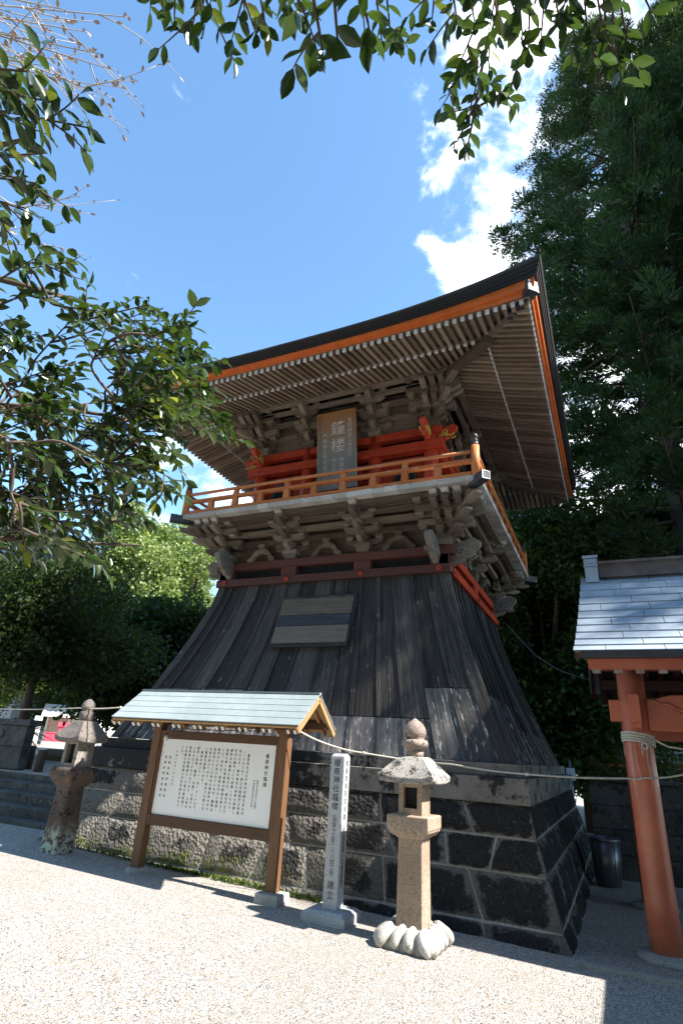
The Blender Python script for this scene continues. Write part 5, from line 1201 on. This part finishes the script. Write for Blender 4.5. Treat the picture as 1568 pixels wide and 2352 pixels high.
branch_tree('glossy dark leaved evergreen tree spreading in from the left edge before the tower eave', 'tree', 'evergreen_tree', (-4.7, .5, 0),
    [(-4.7, .5, 0), (-4.72, .52, 1.5), (-4.62, .5, 3), (-4.7, .55, 5), (-4.6, .5, 6.5)],
    [[(-4.65, .5, 2.4), (-3.3, .9, 3.0), (-2.25, .95, 3.38), (-1.9, 1.35, 3.4)], [(-4.65, .5, 2.2), (-3.4, 1.0, 2.6), (-2.42, 1.25, 2.94), (-1.95, 1.75, 3.05)], [(-4.66, .5, 1.6), (-3.4, 1.2, 2.05), (-2.53, 1.55, 2.42), (-2.1, 2.0, 2.5)], [(-4.62, .5, 3.4), (-3.0, .65, 3.7), (-2.0, .75, 3.7)], [(-4.62, .5, 3), (-3.0, .5, 3.4), (-1.9, .55, 3.4), (-1.45, .6, 3.3)]],
    LTW+LUP[:3]+LUP[5:8], 'leaf_near', .066, 12.5, sub=3, subl=.2)
branch_tree('overhanging evergreen branches of large dark leaves hanging across the top of the picture', 'tree', 'overhanging_tree', (2.4, -2.2, 0),
    [(2.4, -2.2, 0), (2.42, -2.1, 2), (2.3, -2.0, 4), (2.2, -1.9, 6.5)],
    [[(2.3, -2.0, 3.6), (1.2, -.3, 4.1), (.45, .75, 3.95), (.0, .75, 3.98), (-.3, .62, 3.95), (-.9, .42, 3.9), (-1.2, .4, 3.9)], [(2.32, -2.0, 3.4), (1.0, -.4, 3.7), (.1, .35, 3.35), (-.4, .3, 3.1)], [(1.2, -.3, 4.1), (.6, .9, 4.0), (.2, .95, 3.85)]],
    TOP, 'leaf_near', .058, 10, r_twig=.0045, sub=1, subl=.14)
bt = branch_tree('pale nearly bare twigs with a few dry brown leaves at the top left corner', 'tree', 'bare_tree', (-5.2, -.6, 0),
    [(-5.2, -.6, 0), (-5.1, -.6, 2), (-5.2, -.5, 4), (-5.1, -.4, 6)], [[(-5.15, -.5, 3.6), (-3.6, -.1, 4.1), (-2.4, .2, 4.3), (-1.95, .45, 4.15)], [(-3.6, -.1, 4.1), (-2.3, .5, 3.9), (-2.0, .75, 3.5)]],
    BARE, 'dead_leaf', .030, .14, r_twig=.0036, bark='pale_bark', sub=4, leafname='dry_leaves', subl=.42)

def crown_pts(lobes, n, rng, inner=.25, spray=9, sr=.32):
    vol = np.array([l[3]*l[4]*l[5] for l in lobes])**.67; pr = vol/vol.sum(); out = []
    m = max(1, n//spray); ch = rng.choice(len(lobes), m, p=pr); u = rnd_dirs(m, rng); rad = np.where(rng.random(m) < inner, rng.uniform(.3, .85, m), rng.uniform(.82, 1.04, m))
    c = np.array([[l[0], l[1], l[2]] for l in lobes])[ch]; rr = np.array([[l[3], l[4], l[5]] for l in lobes])[ch]
    s = c+u*rr*rad[:, None]; P = np.repeat(s, spray, 0)+rng.normal(size=(m*spray, 3))*np.array([sr, sr, sr*.55]); O = np.repeat(u, spray, 0)
    return P, O
def lobes_of(c, r, k, rng, lr=(.34, .5)):
    L = []
    for i in range(k):
        d = rnd_dirs(1, rng)[0]; q = rng.uniform(.45, .78); s = rng.uniform(*lr)
        L.append((c[0]+d[0]*r[0]*q, c[1]+d[1]*r[1]*q, c[2]+d[2]*r[2]*q, r[0]*s, r[1]*s, r[2]*s*.8))
    return L
def broadleaf(name, label, loc, c, r, k, n, size, mat, seed, group=None, inner=.25, spray=9, sr=.32, trunk_r=.3, cat='tree', lr=(.34, .5), narrow=.8):
    rng = np.random.default_rng(seed); root = thing(name, loc, label, cat, group); lb_ = lobes_of(c, r, k, rng, lr)
    mb = MB(); top = V((c[0]*.4, c[1]*.4, c[2]-r[2]*.45)); mb.tube([(0, 0, -.1), (c[0]*.1, c[1]*.1, top.z*.5), top], [trunk_r, trunk_r*.8, trunk_r*.6], 10); t_ = mb.build('trunk', MT['bark'], root)
    mb = MB()
    for l in lb_:
        e = V(l[:3]); m_ = top.lerp(e, .5)+V(rng.normal(0, .3, 3))*(r[0]/5); mb.tube([top, top.lerp(m_, .6)+V((0, 0, .1)), m_, m_.lerp(e, .6), e], [trunk_r*.5, trunk_r*.4, trunk_r*.3, trunk_r*.2, trunk_r*.08], 6)
        for q in range(3):
            f = e+V(rnd_dirs(1, rng)[0]*np.array(l[3:6])*.9); mb.tube([m_.lerp(e, .5), e.lerp(f, .4), f], [trunk_r*.16, trunk_r*.1, .012], 4)
    mb.build('limbs', MT['bark'], t_)
    P, O = crown_pts(lb_, n, rng, inner, spray, sr); Dv = O*.5+rng.normal(size=P.shape)*.7+np.array([0, 0, .1])
    F = frames(Dv, roll=rng.normal(0, .9, len(P)))*(size*rng.uniform(.6, 1.25, len(P)))[:, None, None]; F[:, :, 0] *= narrow
    inst_mesh('crown', CARD_V, CARD_F, F, P, np.repeat(rng.random(len(P)//spray), spray)*.6+rng.random(len(P))*.4, MT[mat], root); return root
broadleaf('camphor_tree', 'big sunlit pale green camphor tree behind the left side of the tower skirt', (-29.5, 30.5, .8), (0, 0, 11.0), (6.4, 6, 7.4), 52, 66000, .20, 'leaf_camphor', 3, inner=.06, spray=14, sr=.34, trunk_r=.6, lr=(.15, .27))
broadleaf('dark_shrub', 'dark dense rounded shrub tree above the red box at the left', (-15.6, 11.9, .8), (0, 0, 4.1), (4.5, 3.4, 2.6), 26, 76000, .10, 'leaf_dark', 5, inner=.2, spray=12, sr=.24, trunk_r=.16, lr=(.26, .42))
broadleaf('dark_tree', 'shaded dark green tree low between the dark shrub and the tower skirt', (-15.2, 17.0, .8), (0, 0, 3.2), (3.4, 3.0, 2.9), 22, 36000, .15, 'leaf_dark', 8, inner=.25, spray=12, sr=.26, trunk_r=.16, lr=(.28, .45))
broadleaf('woodland_tree', 'tall leafy tree behind the dark shrub at the left edge', (-34, 22.5, .8), (0, 0, 8.5), (6.0, 6, 6.2), 26, 42000, .27, 'leaf_wood', 9, inner=.2, spray=12, sr=.4, trunk_r=.35, lr=(.28, .42))
# woods behind the gate, each tree its own
wt0 = broadleaf('woodland_tree', 'dark woodland tree just right of the tower skirt, nearest to the meter box', (-1.6, 17.5, 0), (0, 0, 4.9), (3.0, 3.0, 4.5), 28, 84000, .115, 'leaf_wood', 12, inner=.2, spray=12, sr=.28, trunk_r=.16, lr=(.28, .44))
WL = [(1.9, 21.5, 1.15, 1.3, 'woodland tree showing between the gate pillars and the tile topped wall'), (-5.4, 23.0, 1.35, 2.6, 'woodland tree hidden mostly behind the tower, its top under the right eave'), (5.6, 20.0, 1.2, 4.0, 'woodland tree behind the right end of the gate roof'), (-1.2, 27, 1.25, .6, 'tallest broadleaf woodland tree seen through the gap right of the balcony'), (-5.5, -9.0, 2.0, .4, 'unseen tree behind the camera added to cut sky light, left one of the row'), (1.5, -10.5, 2.2, 1.4, 'unseen tree behind the camera added to cut sky light, middle one of the row'), (8.5, -9.5, 2.0, 2.7, 'unseen tree behind the camera added to cut sky light, right one of the row'), (-14.0, -5.5, 2.0, 3.3, 'unseen tree far left outside the picture, added to cut sky light'), (15.5, .5, 1.25, 3.9, 'unseen tree behind the hall roof outside the right, added to cut sky light')]  # trees behind and beside the camera are unseen, added to cut sky light
for x, y, s, rz, lab in WL:
    q = dup(wt0); q.location = (x, y, 0); q.scale = (s, s, s); q.rotation_euler = (0, 0, rz); q['label'] = lab
for x, y, s, rz, lab in [(-38.5, 33.0, 1.0, .8, 'shaded woodland tree behind the pale stall and the red box'), (-44.0, 29.0, 1.2, 2.2, 'woodland tree left of the pale stall at the left edge')]:
    q = dup(wt0); q.location = (x, y, .8); q.scale = (s, s, s); q.rotation_euler = (0, 0, rz); q['label'] = lab
for i, (x, y, h, lab) in enumerate([(.75, 15.2, 2.6, 'light green understory shrub before the tile topped wall, between pillar and tower'), (1.6, 12.9, 2.0, 'yellow green shrub showing right of the orange pillar')]):
    broadleaf('understory_shrub', lab, (x, y, 0), (0, 0, h*.68), (h*.22, h*.22, h*.34), 16, 1500, .075, 'leaf_wood', 40+i, inner=.2, spray=10, sr=.16, trunk_r=.04, cat='shrub')
for o_ in [o for o in C.objects if o.name.startswith('woodland_tree') and o.parent is None and o.location.y > 17 and o.location.x > -10]: o_['group'] = 'woodland trees behind the gate'

NEED_V = [(0, 0, 0), (.5, .45, .06), (0, 1, .0), (-.5, .45, .06)]; NEED_F = [(0, 1, 2, 3)]
def cedar(label, loc, H, seed, nb=290, R0=8.6):
    rng = np.random.default_rng(seed); root = thing('cedar_tree', loc, label, 'tree', 'cedars at the right')
    mb = MB(); mb.tube([(.12*math.sin(z*.5), .1*math.cos(z*.4), z) for z in np.linspace(-.1, H*.97, 14)], list(np.linspace(.42, .03, 14)), 12); tk = mb.build('trunk', MT['bark'], root)
    mb = MB(); TP_, TO, TS = [], [], []
    for i in range(nb):
        f = (i+rng.uniform(0, 1))/nb; z = 6.0+(H-6.3)*f**.95; g_ = (z-6.0)/(H-6.0)
        Rr = min(6.0, R0*(1-g_)**.75)*rng.uniform(.74, 1.06); az = i*2.399+rng.uniform(-.5, .5)
        if z < 13 and rng.random() < .4: Rr *= .45
        d = np.array([math.cos(az), math.sin(az), 0]); p0 = np.array([0, 0, z]); P = []
        for t in np.linspace(0, 1, 6): P.append(p0+d*(Rr*t)+np.array([0, 0, (.10-.75*t+.75*t*t)*Rr*.42])+rng.normal(0, .05, 3)*t)
        mb.tube([V(p) for p in P], [.07, .055, .04, .03, .02, .01], 5)
        n = int(3+Rr*2.2)
        for q in range(n):
            t = .42+.58*(q+rng.uniform(0, 1))/n; k = min(4.999, t*5); a = int(k); p = P[a]+(P[a+1]-P[a])*(k-a); sd_ = np.array([-d[1], d[0], 0])*rng.normal(0, .17*Rr*t*.6)
            TP_.append(p+sd_+np.array([0, 0, rng.normal(0, .10)])); TO.append(d); TS.append(rng.uniform(.75, 1.3)*(.54+.035*Rr))
    mb.build('limbs', MT['bark'], tk)
    TP_, TO, TS = map(np.array, (TP_, TO, TS)); m = 120; c = np.repeat(TP_, m, 0); s = np.repeat(TS, m); u = rnd_dirs(len(c), rng); u[:, 2] = np.abs(u[:, 2])*.85-.15
    Dv = u+np.repeat(TO, m, 0)*.35+np.array([0, 0, .3]); L = c+u*(s*rng.uniform(.12, .5, len(c)))[:, None]
    F = frames(Dv, roll=rng.uniform(0, 3.1, len(c))); F[:, :, 0] *= (s*.062)[:, None]; F[:, :, 1] *= (s*.22)[:, None]; F[:, :, 2] *= (s*.2)[:, None]
    inst_mesh('crown', NEED_V, NEED_F, F, L, np.repeat(rng.random(len(TP_)), m)*.55+rng.random(len(c))*.45, MT['leaf_cedar'], root); return root
ce = cedar('tallest nearest cedar, its feathery dark crown rising behind the right end of the tower eave', (2.6, 18.0, 0), 34, 2)
for x, y, s, rz, lab in [(6.6, 20.5, 1.12, 2.1, 'cedar at the right edge, just behind the nearest cedar'), (11.0, 14.1, 1.25, 1.0, 'cedar outside the right of the picture whose shade falls on the tower skirt'), (12.0, 18.8, 1.1, 3.3, 'second cedar outside the right of the picture, behind the gate'), (18.0, 14.6, 1.3, 5.1, 'cedar far outside the right of the picture, last of its row')]:
    q = dup(ce); q.location = (x, y, 0); q.scale = (s, s, s); q.rotation_euler = (0, 0, rz); q['label'] = lab

def fronds(name, label, loc, n, L, rise_, mat, leafl, cat, seed, stem=.0, width=.012):
    rng = np.random.default_rng(seed); root = thing(name, loc, label, cat); mb = MB(); Lf, Dv, Sz = [], [], []
    if stem: mb.tube([(0, 0, -.05), (0, 0, stem)], [.16, .15], 10)
    for i in range(n):
        az = i*2.399; el = rng.uniform(.35, 1.25); d = np.array([math.cos(az), math.sin(az), 0]); P = []
        for t in np.linspace(0, 1, 9): P.append(np.array([0, 0, stem])+d*(L*math.cos(el)*t*(1+.2*t))+np.array([0, 0, rise_*(math.sin(el)*t*1.25-.75*t*t)]))
        mb.tube([V(p) for p in P], list(np.linspace(width, width*.3, 9)), 4)
        for k in np.linspace(.12, .99, 34):
            a = min(7, int(k*8)); p = P[a]+(P[a+1]-P[a])*(k*8-a); t_ = P[a+1]-P[a]; t_ = t_/np.linalg.norm(t_); s = np.cross(t_, [0, 0, 1.]); s = s/max(1e-5, np.linalg.norm(s))
            for sg in (-1, 1): Lf.append(p); Dv.append(s*sg+t_*.5+np.array([0, 0, -.12])); Sz.append(leafl*math.sin(.25+2.6*k))
    mb.build('stems', MT['leaf_cycad'] if not stem else MT['bark'], root); leaf_obj('leaflets', np.array(Lf), np.array(Dv), np.array(Sz), MT[mat], root, rollsd=.15, rng=rng, narrow=.22); return root
fronds('cycad', 'dark cycad with arching feathery fronds left of the red box', (-17.3, 12.7, .8), 26, 1.5, 1.25, 'leaf_cycad', .22, 'cycad', 3, .55)
fronds('cycad', 'cycad at the left edge behind the dark parapet wall', (-19.6, 12.2, .8), 24, 1.6, 1.3, 'leaf_cycad', .22, 'cycad', 6, .7)
fronds('fern', 'light green strappy plant beside the end of the stone base, right of the old lantern', (-9.2, 9.7, .8), 30, .75, 1.0, 'leaf_camphor', .12, 'plant', 8, 0., .006)
rng = np.random.default_rng(31)                          # weeds and moss along the foot of the base
n = 1500; x = np.concatenate([rng.uniform(-7.6, -2.9, n//2), rng.normal(-4.9, .5, n//4), rng.normal(-3.6, .35, n-n//2-n//4)]); y = CY-(3.56-D)-.02+np.abs(rng.normal(0, .035, n))*-1
Lw = np.stack([x, y, [gz(q) for q in x]], 1); Dv = rng.normal(size=(n, 3))*.5+np.array([0, -.35, 1.1]); Sz = rng.uniform(.02, .065, n)
w_ = leaf_obj('weeds', Lw, Dv, Sz, MT['leaf_wood'], None, rng=rng, narrow=.6); tag(w_, 'low green weeds and moss along the foot of the stone base', 'weeds', kind='stuff')
